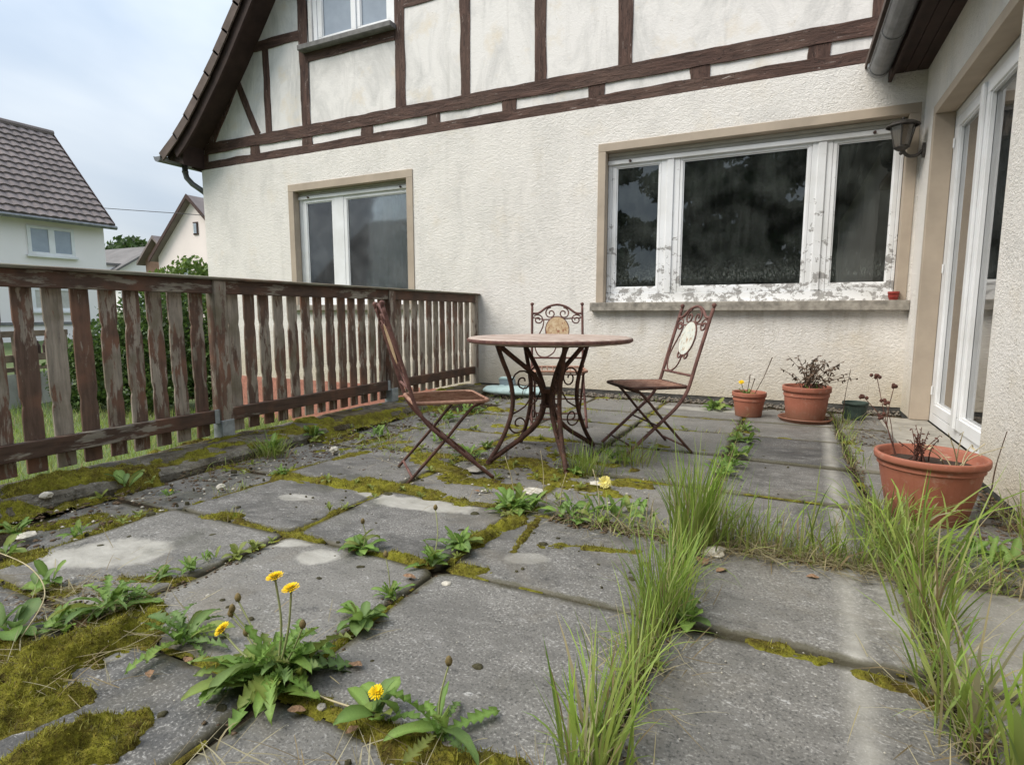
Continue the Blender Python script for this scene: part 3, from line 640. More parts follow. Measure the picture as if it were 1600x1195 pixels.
# upper window in the gable
uw = put('window', MB().box(-5.955, -4.605, PY+.11, PY+.13, 4.47, 4.53).mesh('window', wp), house)
bars([(-5.955, -5.885, 4.466, 5.94), (-4.67, -4.605, 4.466, 5.94), (-5.884, -4.671, 4.466, 4.50), (-5.884, -4.671, 5.90, 5.94)], PY+.02, PY+.10, 'frame_bar', wp, uw)
for (u0, u1) in ((-5.883, -5.245), (-5.235, -4.672)): sash(u0, u1, 4.501, 5.899, u0+.075, u1-.065, 4.565, 5.84, PY+.03, PY+.085, wp, uw, M['glass_sky'])
MB().box(-5.262, -5.218, PY+.014, PY+.029, 4.505, 5.895).build('mullion_cover', wp, uw, bevel=.004)
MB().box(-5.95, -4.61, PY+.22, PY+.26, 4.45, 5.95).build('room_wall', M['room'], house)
MB().box(-6.125, -4.575, PY-.12, PY+.018, 4.398, 4.4645).build('window_sill', M['grey_sill'], house, bevel=.006)

# ---------------- the wing on the right with its patio door
DOOR = (3.80, 5.735, .02, 2.525)
mb = MB(); wall_sheet(mb, -3., WALL_Y, .045, 2.965, [DOOR], lambda u, v: (WING_X, u, v)); mb.f = [f[::-1] for f in mb.f]
a, b, c, d = DOOR; x0, x1 = WING_X, WING_X+.34
mb.add([(x0, a, c), (x1, a, c), (x1, a, d), (x0, a, d)], [(0, 1, 2, 3)]); mb.add([(x0, b, c), (x1, b, c), (x1, b, d), (x0, b, d)], [(0, 1, 2, 3)]); mb.add([(x0, a, d), (x0, b, d), (x1, b, d), (x1, a, d)], [(0, 1, 2, 3)])
mb.build('wall', M['stucco'], house)
MB().box(WING_X+.006, WING_X+.2, -3, 3.797, -.06, .0445).box(WING_X+.006, WING_X+.2, 5.737, WALL_Y-.003, -.06, .0445).build('plinth', M['plinth'], house)
MB().box(WING_X-.010, WING_X+.125, 5.661, 5.734, .021, 2.4495).build('surround', M['beige'], house, bevel=.003); MB().box(WING_X-.010, WING_X+.125, 3.801, 5.734, 2.450, 2.524).build('surround', M['beige'], house, bevel=.003)
MB().box(WING_X+.002, WING_X+.125, 3.801, 3.815, .021, 2.4495).build('surround', M['stucco'], house)
dr = put('patio_door', MB().box(WING_X+.205, WING_X+.225, 3.88, 5.655, .02, .075).mesh('patio_door', M['pvc']), house)
DX0, DX1 = WING_X+.125, WING_X+.195
def barsx(rects, x0, x1, name, mat, parent, bevel=.004):
    for (u0, u1, v0, v1) in rects: MB().box(x0, x1, u0, u1, v0, v1).build(name, mat, parent, bevel=bevel, seg=2)
pv = M['pvc']
barsx([(3.816, 3.93, .021, 2.449), (5.60, 5.66, .021, 2.449), (3.931, 5.599, .021, .095), (3.931, 5.599, 2.385, 2.449)], DX0, DX1, 'frame_bar', pv, dr)
def leaf_x(u0, u1, v0, v1, x0, x1, wd, nm):
    L = put(nm, MB().box(x1+.001, x1+.004, u0+.01, u0+.02, v0+.02, v1-.02).mesh(nm, pv), dr)
    barsx([(u0, u1, v0, v0+wd), (u0, u1, v1-wd, v1), (u0, u0+wd, v0+wd+.0005, v1-wd-.0005), (u1-wd, u1, v0+wd+.0005, v1-wd-.0005)], x0, x1, 'leaf_bar', pv, L)
    xc = (x0+x1)/2; g0, g1, h0, h1 = u0+wd, u1-wd, v0+wd, v1-wd; bd = .012
    MB().box(xc, xc+.006, g0-.004, g1+.004, h0-.004, h1+.004).build('pane', M['glass'], L)
    barsx([(g0, g0+bd, h0+bd, h1-bd), (g1-bd, g1, h0+bd, h1-bd), (g0, g1, h0, h0+bd), (g0, g1, h1-bd, h1)], x0+.012, xc-.002, 'glazing_bead', M['pvc'], L, bevel=0)
    return L
LA = leaf_x(3.94, 4.825, .10, 2.38, DX0-.014, DX1-.01, .085, 'door_leaf'); LB = leaf_x(4.832, 5.592, .10, 2.38, DX0-.002, DX1-.006, .075, 'door_leaf')
barsx([(4.795, 4.862, .106, 2.374)], DX0-.034, DX0-.0145, 'cover_strip', pv, LA)
for z in (.28, 1.25, 2.2): MB().tube([(DX0-.010, 5.598, z-.035), (DX0-.010, 5.598, z+.035)], .007, 8).build('hinge', pv, LB)
for k in range(8): MB().box(DX1+.035, DX1+.04, 5.02+k*.062, 5.075+k*.062, .12, 2.36).build('blind_strip', M['lamella'], house)
drape(3.98, 4.70, DX1+.07, .1, 2.38, .016, .13, 'curtain', M['curtain'], house, axis='y')
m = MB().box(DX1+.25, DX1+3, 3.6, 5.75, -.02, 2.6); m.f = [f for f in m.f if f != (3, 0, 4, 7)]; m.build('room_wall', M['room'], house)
MB().prism([(.745, -.05), (WING_X+.12, -.05), (WING_X+.12, .018), (.735, .016)], 3.83, 5.72, 'y').build('door_step', M['stone_step'], house, bevel=.006)
# eave of the wing
mb = MB(); NB = 3
for k in range(NB):
    x0 = .715+k*.088; MB().box(x0, x0+.084, -3, WALL_Y-.004, 2.962, 2.982).build('soffit_board', M['soffit'], house, bevel=.002)
MB().box(.682, .710, -3, WALL_Y-.002, 2.90, 3.10).build('fascia_board', M['soffit'], house)
MB().prism([(.50, 3.045), (.50, 3.10), (7., 5.6), (7., 5.5), (.98, 3.12)], -3, WALL_Y-.001, 'y').build('wing_roof', M['roof_tile'], house)
gutter('gutter', .595, 2.965, .078, -3., 5.99, M['zinc'], [5.93, 5.22, 4.1])
MB().box(.505, .53, 5.93, 5.985, 2.975, 3.0).build('gutter_bracket', M['zinc_light'], house)
# ================================================================== THE RAILING
rail_t = thing('wooden_railing', 'brown wooden terrace railing with waisted slats, paint peeling to grey', 'railing', (-3.45, 2.6, 0))
FX = -3.45; O = Vector((-3.45, 2.6, 0))
def R(mb, name, mat, bevel=.003, seg=1, parent=None):
    return mb.xf(Matrix.Translation(-O)).build(name, mat, parent or rail_t, bevel=bevel, seg=seg)
YA, YB = .58, 6.165
hw = .0455; ZS0, ZS1 = .078, 1.06
def slat_mesh(seed):
    rg = random.Random(seed); L = []; zs = [(ZS0, .98), (.385, .98), (.41, .92), (.428, .83), (.45, .90), (.48, 1.03), (.62, 1.05), (.765, 1.03), (.80, .92), (.822, .83), (.842, .92), (.865, 1), (ZS1, 1)]
    a = [(-hw*k+rg.uniform(-.0015, .0015), z) for z, k in zs]; b = [(hw*k+rg.uniform(-.0015, .0015), z) for z, k in zs]
    return MB().prism(b[:0]+a+b[::-1], -.009, .009, 'x').mesh('slat', M['fence_z'])
slats = [slat_mesh(s_) for s_ in range(4)]
posts = [.78, 2.608, 4.452]
y = 1.488+hw-.1345*7; k = 0
while y < 6.02:
    if min(abs(y-p) for p in posts) > .06:
        o = put('slat', slats[k % 4], rail_t, (FX-.0285-O.x, y-O.y, 0), rot=(random.uniform(-.007, .007), 0, random.uniform(-.03, .03)), bevel=.003)
    y += .1345; k += 1
for p in posts:
    R(MB().box(FX-.042, FX+.046, p-.045, p+.045, .03, 1.115), 'post', M['fence_z'], .005, 2)
    R(MB().box(FX-.044, FX+.050, p-.048, p+.048, -.05, .18), 'post_shoe', M['zinc_light'], .003)
R(MB().box(FX-.04, FX+.035, 6.085, 6.155, .02, 1.12), 'post', M['fence_z'], .004)
seg_y = [YA]+[v for p in posts for v in (p-.0455, p+.0455)]+[6.083]
for i in range(0, len(seg_y), 2):
    a, b = seg_y[i], seg_y[i+1]
    if b-a < .05: continue
    R(MB().box(FX-.018, FX+.026, a, b, .165, .252), 'rail', M['fence_y'], .004, 2)
    R(MB().box(FX-.018, FX+.030, a, b, 1.028, 1.1165), 'rail', M['fence_y'], .004, 2)
    R(MB().box(FX-.018, FX+.022, a, b, .252, .254), 'rail', M['fence_y'], 0) if False else None
R(MB().prism([(FX-.065, 1.1170), (FX+.062, 1.1170), (FX+.062, 1.134), (FX, 1.142), (FX-.065, 1.134)], YA, 6.16, 'y'), 'cap_rail', M['fence_cap'], .004, 2)
for p, s_ in ((2.608, -1), (4.452, -1)): R(MB().box(FX+.027, FX+.034, p-.085, p-.049, .16, .258), 'rail_bracket', M['zinc_light'], .003)

# ================================================================== THE TABLE
tab = thing('round_table', 'round rusty garden table on curved wrought iron legs with scrolls', 'table', (-1.33, 3.30, 0))
top_ = MB().lathe([(0, .755), (.485, .755), (.500, .751), (.507, .742), (.507, .732), (.500, .723), (.485, .720), (0, .720)], 72).build('table_top', M['table_top'], tab, smooth=False, bevel=0)
MB().lathe([(.5085, .748), (.512, .744), (.512, .732), (.5085, .728)], 72).build('rim_band', M['rust_pink'], top_)
def polar(a, pts): return [(r*math.cos(a)-t_*math.sin(a), r*math.sin(a)+t_*math.cos(a), z) for r, t_, z in pts]
def smooth_path(pts, n=8):
    P = [Vector(p) for p in pts]; out = []
    for i in range(len(P)-1):
        p0, p1, p2, p3 = P[max(0, i-1)], P[i], P[i+1], P[min(len(P)-1, i+2)]
        for k in range(n):
            t = k/n; out.append(.5*((2*p1)+(-p0+p2)*t+(2*p0-5*p1+4*p2-p3)*t*t+(-p0+3*p1-3*p2+p3)*t**3))
    out.append(P[-1]); return out
def spiral(cx, cz, r0, r1, a0, a1, n=18):
    return [(cx+(r0+(r1-r0)*k/n)*math.cos(a0+(a1-a0)*k/n), cz+(r0+(r1-r0)*k/n)*math.sin(a0+(a1-a0)*k/n)) for k in range(n+1)]
for deg in (-54, -127, 66, 140):
    a = math.radians(deg)
    leg = MB().tube(smooth_path(polar(a, [(.36, 0, .713), (.325, 0, .62), (.275, 0, .50), (.255, 0, .38), (.275, 0, .26), (.34, 0, .12), (.42, 0, .012)]), 6), .0145, 8).build('leg', M['rust'], tab, smooth=True)
    MB().tube(smooth_path(polar(a, [(.355, .012, .712), (.25, .012, .63), (.14, .012, .545), (.075, .010, .47), (.045, .006, .40), (.045, .006, .33), (.085, .010, .235), (.19, .012, .145), (.31, .010, .075), (.415, .004, .014)]), 6), .0155, 8).build('inner_bar', M['rust'], leg, smooth=True)
    s1 = spiral(.185, .485, .075, .012, math.radians(10), math.radians(540))
    MB().tube(polar(a, [(r, 0, z) for r, z in s1]), .0055, 6).build('scroll', M['rust'], leg, smooth=True)
    s2 = [(.105, .42), (.17, .33)]+spiral(.215, .225, .075, .012, math.radians(60), math.radians(-450))
    MB().tube(smooth_path(polar(a, [(r, 0, z) for r, z in s2]), 2), .0052, 6).build('scroll', M['rust'], leg, smooth=True)
    MB().lathe([(0, .018), (.016, .016), (.018, 0)], 10, polar(a, [(.42, 0, 0)])[0]).build('foot', M['rust'], leg)
MB().lathe([(0, .43), (.055, .43), (.058, .42), (.058, .405), (.030, .40), (.030, .335), (.058, .33), (.058, .315), (0, .31)], 16).build('hub', M['rust'], tab)
MB().lathe([(.33, .7195), (.37, .7195), (.37, .708), (.33, .708), (.33, .7195)], 40).build('ring', M['rust'], tab)

# ================================================================== THE CHAIRS  (local: facing +y)
SW = .205
def chair_parts(root, med, flat_seat=False):
    ru, rp = M['rust'], M['rust_pink']
    bk = lambda z: -.185-(z-.43)*.30                     # the back leans
    for s_ in (-1, 1):
        up = [(s_*SW, bk(.93), .93), (s_*SW, bk(.75), .75), (s_*SW, bk(.58), .58), (s_*SW, bk(.46)-.002, .46), (s_*SW, -.165, .385), (s_*SW, -.105, .305), (s_*SW, .0, .21), (s_*SW, .12, .105), (s_*SW, .235, .004)]
        u_ = MB().tube(smooth_path(up, 5), .0115, 8, flat=.75).build('back_leg', rp if med else ru, root, smooth=True)
        MB().lathe([(0, .030), (.010, .027), (.016, .016), (.010, .003), (.007, -.008)], 10, (s_*SW, bk(.945), .935)).build('finial', rp, u_, smooth=True)
        fl = [(s_*(SW-.022), .19, .423), (s_*(SW-.022), .135, .405), (s_*(SW-.022), .07, .34), (s_*(SW-.022), -.02, .235), (s_*(SW-.022), -.14, .105), (s_*(SW-.022), -.235, .004)]
        MB().tube(smooth_path(fl, 5), .0105, 8, flat=.75).build('front_leg', ru, root, smooth=True)
    MB().tube([(-SW-.012, .022, .195), (SW+.012, .022, .195)], .006, 8).build('pivot_rod', ru, root)
    MB().tube([(-SW+.022, -.205, .038), (SW-.022, -.205, .038)], .007, 8).build('stretcher', rp, root)
    MB().tube([(-SW, .175, .058), (SW, .175, .058)], .006, 8).build('stretcher', ru, root)
    MB().tube([(-SW+.022, .15, .405), (SW-.022, .15, .405)], .006, 8).build('seat_rod', ru, root)
    # seat: rim and slats
    w1, w0, yf, yb = .205, .19, .215, -.19; rim = []
    for (px, py, a0) in ((w1-.05, yf-.05, 0), (-w1+.05, yf-.05, PI/2), (-w0+.03, yb+.03, PI), (w0-.03, yb+.03, 1.5*PI)):
        rr = .05 if py > 0 else .03
        rim += [(px+rr*math.cos(a0+PI/2*k/5), py+rr*math.sin(a0+PI/2*k/5), .432) for k in range(6)]
    MB().tube(rim+rim[:2], .0105, 8).build('seat_frame', M['rust_seat'] if not flat_seat else ru, root, smooth=True)
    for k in range(9):
        x = -.172+.344*k/8; yy = yf-.012-(.03 if abs(x) > .155 else 0)
        MB().tube([(x*.95, yb+.004, .434), (x, 0, .438), (x, yy, .435)], 0.0075, 6, flat=.45).build('seat_slat', M['rust_seat'], root)
    for y_ in (-.08, .07): MB().box(-.19, .19, y_-.008, y_+.008, .426, .429).build('seat_strap', M['rust_seat'], root)
    def onback(x, z): return (x, bk(z), z)
    def wire(pts, name='scroll', r=.0058): MB().tube([onback(x, z) for x, z in pts], r, 6).build(name, rp, root, smooth=True)
    arch = smooth_path([(-SW, 0, .872), (-.15, 0, .876), (-.08, 0, .925), (0, 0, .945), (.08, 0, .925), (.15, 0, .876), (SW, 0, .872)], 5)
    MB().tube([onback(p.x, p.z) for p in arch], .0095, 8).build('back_arch', rp, root, smooth=True)
    MB().tube([onback(-SW, .505), onback(SW, .505)], .008, 8).build('back_rail', rp, root)
    for s_ in (-1, 1):
        wire([(s_*x, z) for x, z in [(.085, .925), (.05, .927)]+spiral(.052, .873, .048, .010, math.radians(88), math.radians(-390), 22)])
        wire([(s_*x, z) for x, z in spiral(.155, .820, .010, .045, math.radians(560), math.radians(20), 22)]+[(p.x, p.z) for p in smooth_path([(.110, 0, .82), (.118, 0, .76), (.165, 0, .66), (.18, 0, .59), (.15, 0, .525), (.09, 0, .512), (.03, 0, .55), (.006, 0, .61)], 5)])
        wire([(s_*x, z) for x, z in spiral(.040, .622, .034, .009, math.radians(200), math.radians(-290), 20)])
    # oval medallion
    cz = .735; n = 28; V = []
    for dy in (.006, -.006):
        V += [(.092*math.cos(2*PI*k/n), bk(cz+.108*math.sin(2*PI*k/n))+dy, cz+.108*math.sin(2*PI*k/n)) for k in range(n)]
    me = MB().add(V, [tuple(range(n)), tuple(range(2*n-1, n-1, -1))]+[(k, n+k, n+(k+1) % n, (k+1) % n) for k in range(n)]).build('medallion', med, root)
    MB().tube([onback(.094*math.cos(2*PI*k/n), cz+.110*math.sin(2*PI*k/n)) for k in range(n+2)], .006, 6).build('medallion_rim', rp, me, smooth=True)
def face(dx, dy): return math.atan2(-dx, dy)
ch = thing('folding_chair', 'rusty folding chair beside the railing, seen from its side with a slatted seat', 'chair', (-1.72, 2.68, 0), face(.72, .69), 'ornate folding chairs around the table'); chair_parts(ch, M['med_a'])
ch = thing('folding_chair', 'rusty folding chair behind the table against the wall, facing the viewer', 'chair', (-1.675, 4.36, 0), face(.40, -.917), 'ornate folding chairs around the table'); ch.scale = (1.06, 1.03, 1.03); chair_parts(ch, M['med_a'])
ch = thing('folding_chair', 'rusty folding chair right of the table, its oval medallion pale and worn', 'chair', (-.815, 3.77, 0), face(-.80, -.60), 'ornate folding chairs around the table'); chair_parts(ch, M['med_b'], True)

# ================================================================== POTS, LANTERN AND THE LIKE
def pot(name, label, x, y, r, h, rb, mat, z0=0., ribs=True, rimh=.035):
    t = thing(name, label, 'plant pot', (x, y, z0))
    p = [(0, .006), (rb*.9, .0), (rb, .004)]
    zs = h-rimh*1.9
    rr = lambda z: rb+(r*.93-rb)*(z/(h-rimh))
    p += [(rr(zs*.5), zs*.5), (rr(zs), zs), (rr(zs)+.007, zs+.004), (rr(h-rimh), h-rimh)] if ribs else [(rr(h-rimh), h-rimh)]
    MB().lathe(p+[(r*.90, h-.03), (r*.86, h-.055)], 40).build('body', mat, t, smooth=False)
    MB().lathe([(r*.93, h-rimh-.001), (r*.985, h-rimh-.001), (r, h-rimh*.7), (r, h-.006), (r*.99, h), (r*.94, h), (r*.915, h-.006), (r*.90, h-.05)], 40).build('rim', mat, t, smooth=True)
    V = []; n = 24
    for k in range(n): V.append((r*.87*math.cos(2*PI*k/n), r*.87*math.sin(2*PI*k/n), h-.05+random.uniform(-.006, .006)))
    MB().add(V+[(0, 0, h-.038)], [(k, (k+1) % n, n) for k in range(n)]).build('soil', M['pot_soil'], t)
    return t
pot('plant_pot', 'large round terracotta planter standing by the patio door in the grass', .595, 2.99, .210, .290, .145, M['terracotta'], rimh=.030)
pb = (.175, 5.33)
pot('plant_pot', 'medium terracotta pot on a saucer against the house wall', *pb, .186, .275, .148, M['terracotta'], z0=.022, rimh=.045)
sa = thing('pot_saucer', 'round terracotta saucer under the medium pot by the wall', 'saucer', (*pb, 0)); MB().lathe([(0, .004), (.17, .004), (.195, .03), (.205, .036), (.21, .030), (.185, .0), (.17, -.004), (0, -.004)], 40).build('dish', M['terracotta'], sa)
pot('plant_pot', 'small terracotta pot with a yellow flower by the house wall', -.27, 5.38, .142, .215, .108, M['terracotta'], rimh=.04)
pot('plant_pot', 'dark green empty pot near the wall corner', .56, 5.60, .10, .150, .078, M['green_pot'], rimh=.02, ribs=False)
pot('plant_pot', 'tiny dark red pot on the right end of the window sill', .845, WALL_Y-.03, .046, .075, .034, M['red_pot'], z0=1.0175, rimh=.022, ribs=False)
# wall lantern
la = thing('wall_lantern', 'weathered six sided lantern on a bracket on the wing wall', 'lantern', (WING_X, 6.0, 2.26))
Lx, Ly = -.175, -.03
pl_ = MB().prism([(.02*math.cos(2*PI*k/10)*1.6, .062*math.sin(2*PI*k/10)) for k in range(10)], -.022, -.001, 'x').build('wall_plate', M['lantern_metal'], la)
MB().tube(smooth_path([(-.02, 0, .0), (-.06, 0, -.035), (-.12, -.01, -.035), (-.16, Ly, .0), (Lx, Ly, .035)], 5), [.014]*20+[.012], 8).build('arm', M['lantern_metal'], la, smooth=True)
def hexa(r, z, rot=.3): return [(Lx+r*math.cos(rot+PI/3*k), Ly+r*math.sin(rot+PI/3*k), z) for k in range(6)]
zb, zt_ = .04, .205
MB().lathe([(0, -.03), (.012, -.022), (.016, -.01), (.010, .0), (.034, .012), (.058, .030), (.062, .038), (0, .040)], 12, (Lx, Ly, 0)).build('base', M['lantern_metal'], la, smooth=True)
A, B = hexa(.058, zb), hexa(.096, zt_)
for k in range(6):
    MB().tube([A[k], B[k]], .0065, 6).build('corner_bar', M['lantern_metal'], la)
    q = [Vector(A[k]), Vector(A[(k+1) % 6]), Vector(B[(k+1) % 6]), Vector(B[k])]; c = sum(q, Vector())/4; nn = (q[1]-q[0]).cross(q[3]-q[0]).normalized()*.002
    q = [c+(v-c)*.93 for v in q]; MB().add([v+nn for v in q]+[v-nn for v in q], [(0, 1, 2, 3), (7, 6, 5, 4), (0, 4, 5, 1), (1, 5, 6, 2), (2, 6, 7, 3), (3, 7, 4, 0)]).build('glass_panel', M['lantern_glass'], la)
MB().lathe([(.112, .200), (.126, .206), (.123, .213), (.085, .238), (.045, .25), (.012, .257), (.016, .268), (.008, .280), (0, .282)], 24, (Lx, Ly, 0)).build('cap', M['lantern_metal'], la, smooth=False)
MB().lathe([(0, .05), (.02, .05), (.022, .09), (.034, .12), (.030, .155), (0, .17)], 14, (Lx, Ly, 0)).build('bulb', M['curtain'], la, smooth=True)
# pale teal plastic sack with a blue grey box on it, in the corner by the railing
sk = thing('plastic_sack', 'crumpled pale teal plastic sack lying at the wall beside the railing', 'sack', (-2.66, 5.66, -.0), .12); sk.scale = (.86, .86, .9)
V = []; n, m = 28, 12
for i in range(n+1):
    u = i/n; L_ = math.sin(PI*u)**.45
    for j in range(m):
        a = 2*PI*j/m; yy = .24*L_*math.cos(a); zz = .055*L_**.7*math.sin(a)
        zz *= 1.0 if zz > 0 else .6
        w_ = (fbm(np.array([u*9+3]), np.array([math.cos(a)*2+j*.2]), 6)[0]-.5)
        V.append(((u-.5)*.95, yy*(1+.25*w_), .048+zz*(1.25+1.5*w_*(1 if zz > 0 else 0))))
MB().add(V, [(i*m+j, (i+1)*m+j, (i+1)*m+(j+1) % m, i*m+(j+1) % m) for i in range(n) for j in range(m)]).build('sack_body', M['teal'], sk, smooth=True)
for x_ in (-.02, .15): MB().tube([(x_, .24*math.cos(t_), .055+.085*math.sin(t_)) for t_ in np.linspace(PI*1.05, -.05*PI, 12)], .005, 6).build('tie', M['cable'], sk)
bx_ = thing('small_box', 'small blue grey box standing on the teal sack', 'box', (-2.80, 5.72, .092), .2); bx_.scale = (.85, .85, .85); MB().prism([(-.10, 0), (.10, 0), (.085, .085), (-.115, .085)], -.05, .05, 'y').build('box_body', M['slate_box'], bx_, bevel=.006); MB().prism([(-.118, .086), (.088, .086), (.078, .112), (-.10, .112)], -.054, .054, 'y').build('lid', M['teal'], bx_, bevel=.004)
# ================================================================== NEIGHBOURS AND VEGETATION BEYOND
def gabled(root, x0, x1, y0, y1, zg, ze, zr, axis, wallm, roofm, over=.35, thick=.14, hole=None):
    """walls with gables and two roof slopes; axis = ridge direction"""
    if axis == 'y':
        xm = (x0+x1)/2; MB().prism([(x0, zg), (x1, zg), (x1, ze), (xm, zr), (x0, ze)], y0, y1, 'y').build('wall', wallm, root)
        k = (zr-ze)/(xm-x0)
        for s_ in (-1, 1):
            e = x0-over if s_ < 0 else x1+over; zz = ze-over*k
            MB().prism([(e, zz+.03), (xm+s_*.0, zr+.03), (xm, zr+thick+.05), (e, zz+thick)], y0-over, y1+over, 'y').build('roof', roofm, root)
    else:
        ym = (y0+y1)/2; MB().prism([(y0, zg), (y1, zg), (y1, ze), (ym, zr), (y0, ze)], x0, x1, 'x').build('wall', wallm, root)
        k = (zr-ze)/(ym-y0)
        for s_ in (-1, 1):
            e = y0-over if s_ < 0 else y1+over; zz = ze-over*k
            MB().prism([(e, zz+.03), (ym, zr+.03), (ym, zr+thick+.05), (e, zz+thick)], x0-over, x1+over, 'x').build('roof', roofm, root)
nh = thing('neighbour_house', 'white neighbouring house with a steep dark tiled roof beyond the railing', 'house', (0, 0, 0))
NX, NY = -23., 12.91
MB().prism([(-29.3, -1), (NX, -1), (NX, 4.10), (-26.15, 7.55), (-29.3, 4.10)], -3., NY, 'y').build('wall', M['white_wall'], nh)
# slope facing the terrace: stepped courses of wavy pantiles
rows, e0, r0 = 15, np.array([-22.66, 4.10]), np.array([-26.15, 7.74])
ys = np.arange(-3.2, 13.12, .075); wav = np.maximum(0, np.sin(ys/.30*2*PI))*.045+.010*np.sin(ys/.30*4*PI)
V = []; F = []; sl_ = (r0-e0)/rows; nn = np.array([-sl_[1], sl_[0]])/np.linalg.norm(sl_)*-1
nn = nn if nn[1] > 0 else -nn; m = len(ys)
for k in range(rows):
    for (t_, h_) in ((0, .0), (0, .085), (1.06, .020)):
        P = e0+sl_*(k+t_); j = len(V)
        V += [(P[0]+nn[0]*(h_+wv*(h_ > 0)), yy, P[1]+nn[1]*(h_+wv*(h_ > 0))) for yy, wv in zip(ys, wav)]
    b = 3*m*k
    for r_ in (0, 1): F += [(b+r_*m+i, b+r_*m+i+1, b+(r_+1)*m+i+1, b+(r_+1)*m+i) for i in range(m-1)]
tag(MB().add(V, F).build('roof_tiles', M['far_roof'], nh, smooth=False), kind='stuff')
MB().prism([(-26.15, 7.76), (-29.64, 4.12), (-29.64, 3.98), (-26.15, 7.58), (-22.66, 3.98), (-22.66, 4.085)], -3.2, 13.11, 'y').build('roof', M['far_roof'], nh)
MB().tube([(-26.15, -3.2, 7.84), (-26.15, 13.13, 7.84)], .11, 8).build('ridge_tiles', M['far_roof'], nh)
MB().tube([(-22.60, -3.2, 4.03), (-22.60, 13.15, 4.03)], .075, 8).build('gutter', M['zinc'], nh)
MB().prism([(-22.66, 4.0), (-26.15, 7.60), (-26.15, 7.84), (-22.66, 4.18)], 13.112, 13.15, 'y').build('barge_board', M['dark_trim'], nh)
def far_window(root, X, y0, y1, z0, z1, split=True, sillm=None, shutter=False):
    f = MB().box(X+.0, X+.05, y0, y1, z0, z0+.10).box(X, X+.05, y0, y1, z1-.10, z1).box(X, X+.05, y0, y0+.10, z0+.10, z1-.10).box(X, X+.05, y1-.10, y1, z0+.10, z1-.10)
    if split: ym = (y0+y1)/2; f.box(X, X+.055, ym-.09, ym+.09, z0+.10, z1-.10)
    f = f.build('window', M['pvc'], root)
    MB().box(X+.004, X+.02, y0+.08, y1-.08, z0+.08, z1-.08).build('pane', M['shutter'] if shutter else M['glass_sky'], f)
    if not shutter: drape(y0+.1, y1-.1, X+.002, z0+.10, z1-.10, .0015, .16, 'curtain', M['net'], f, axis='y')
    MB().box(X, X+.12, y0-.06, y1+.06, z0-.07, z0-.001).build('sill', sillm or M['pvc'], f); return f
for y0 in (10.49, 6.3, 2.1): far_window(nh, NX, y0, y0+1.40, 2.86, 3.83)
for y0 in (10.45, 6.3, 2.1): far_window(nh, NX, y0, y0+1.25, .98, 1.78, split=False, shutter=True)
MB().box(NX, NX+.05, 9.2, 12.9, .50, .60).build('ledge', M['zinc'], nh)
ph = thing('neighbour_house', 'pale pink gabled house with a brown verge and a small attic window', 'house', (0, 0, 0))
gabled(ph, -43.2, -34.6, 28, 38, -1, 5.15, 9.0, 'y', M['pink_wall'], M['far_roof'], .45, .2)
for (x0, x1, z0, z1) in ((-38.95, -38.45, 6.5, 7.4), (-40.6, -39.6, 3.6, 4.55)):
    f = MB().box(x0, x1, 27.93, 27.995, z0, z1).build('window', M['dark_trim'], ph); MB().box(x0+.1, x1-.1, 27.90, 27.925, z0+.1, z1-.1).build('pane', M['glass_sky'], f); MB().box(x0+.08, x0+.14, 27.88, 27.897, z0+.1, z1-.1).build('frame', M['pvc'], f)
for s_ in (-1, 1):
    xm = -38.9; e = xm+s_*4.75; MB().prism([(e, 4.70), (xm, 9.0), (xm, 9.30), (e, 5.0)], 27.50, 27.56, 'y').build('barge_board', M['dark_trim'], ph)
bh = thing('brown_shed', 'small brown boarded gable house left of the pink house', 'house', (0, 0, 0)); gabled(bh, -51.2, -47.4, 32, 38, -1, 5.5, 7.2, 'y', M['brown_wall'], M['far_roof'], .5, .25)
gh = thing('neighbour_house', 'low house with a plain grey roof far behind the white house', 'house', (0, 0, 0)); gabled(gh, -82, -65.5, 38, 46, -1, 5.7, 8.2, 'x', M['white_wall'], M['grey_roof'], .7, .25)
MB().box(-67.3, -65.9, 36.8, 38.2, 4.6, 6.0).build('dormer', M['white_wall'], gh); MB().box(-67.6, -65.7, 36.6, 38.6, 6.0, 6.25).build('dormer_roof', M['grey_roof'], gh)
rh = thing('garden_house', 'gabled house behind the viewpoint, seen only mirrored in the left window', 'house', (0, 0, 0)); gabled(rh, -24, -13, -22, -12, -1, 2.3, 6.4, 'x', M['white_wall'], M['grey_roof'], .5, .2)
P_ = [Vector((-43.3-14, 17, 10.0)), Vector((-34.5, 24, 7.08)), Vector((-28, 29, 6.6))]
cb = MB().tube([P_[0].lerp(P_[1], k/12)-Vector((0, 0, .5*math.sin(PI*k/12)*.6)) for k in range(13)]+[P_[2]], .022, 5).build('overhead_cable', M['cable']); tag(cb, 'thin dark overhead cable crossing the sky between the houses', 'cable')
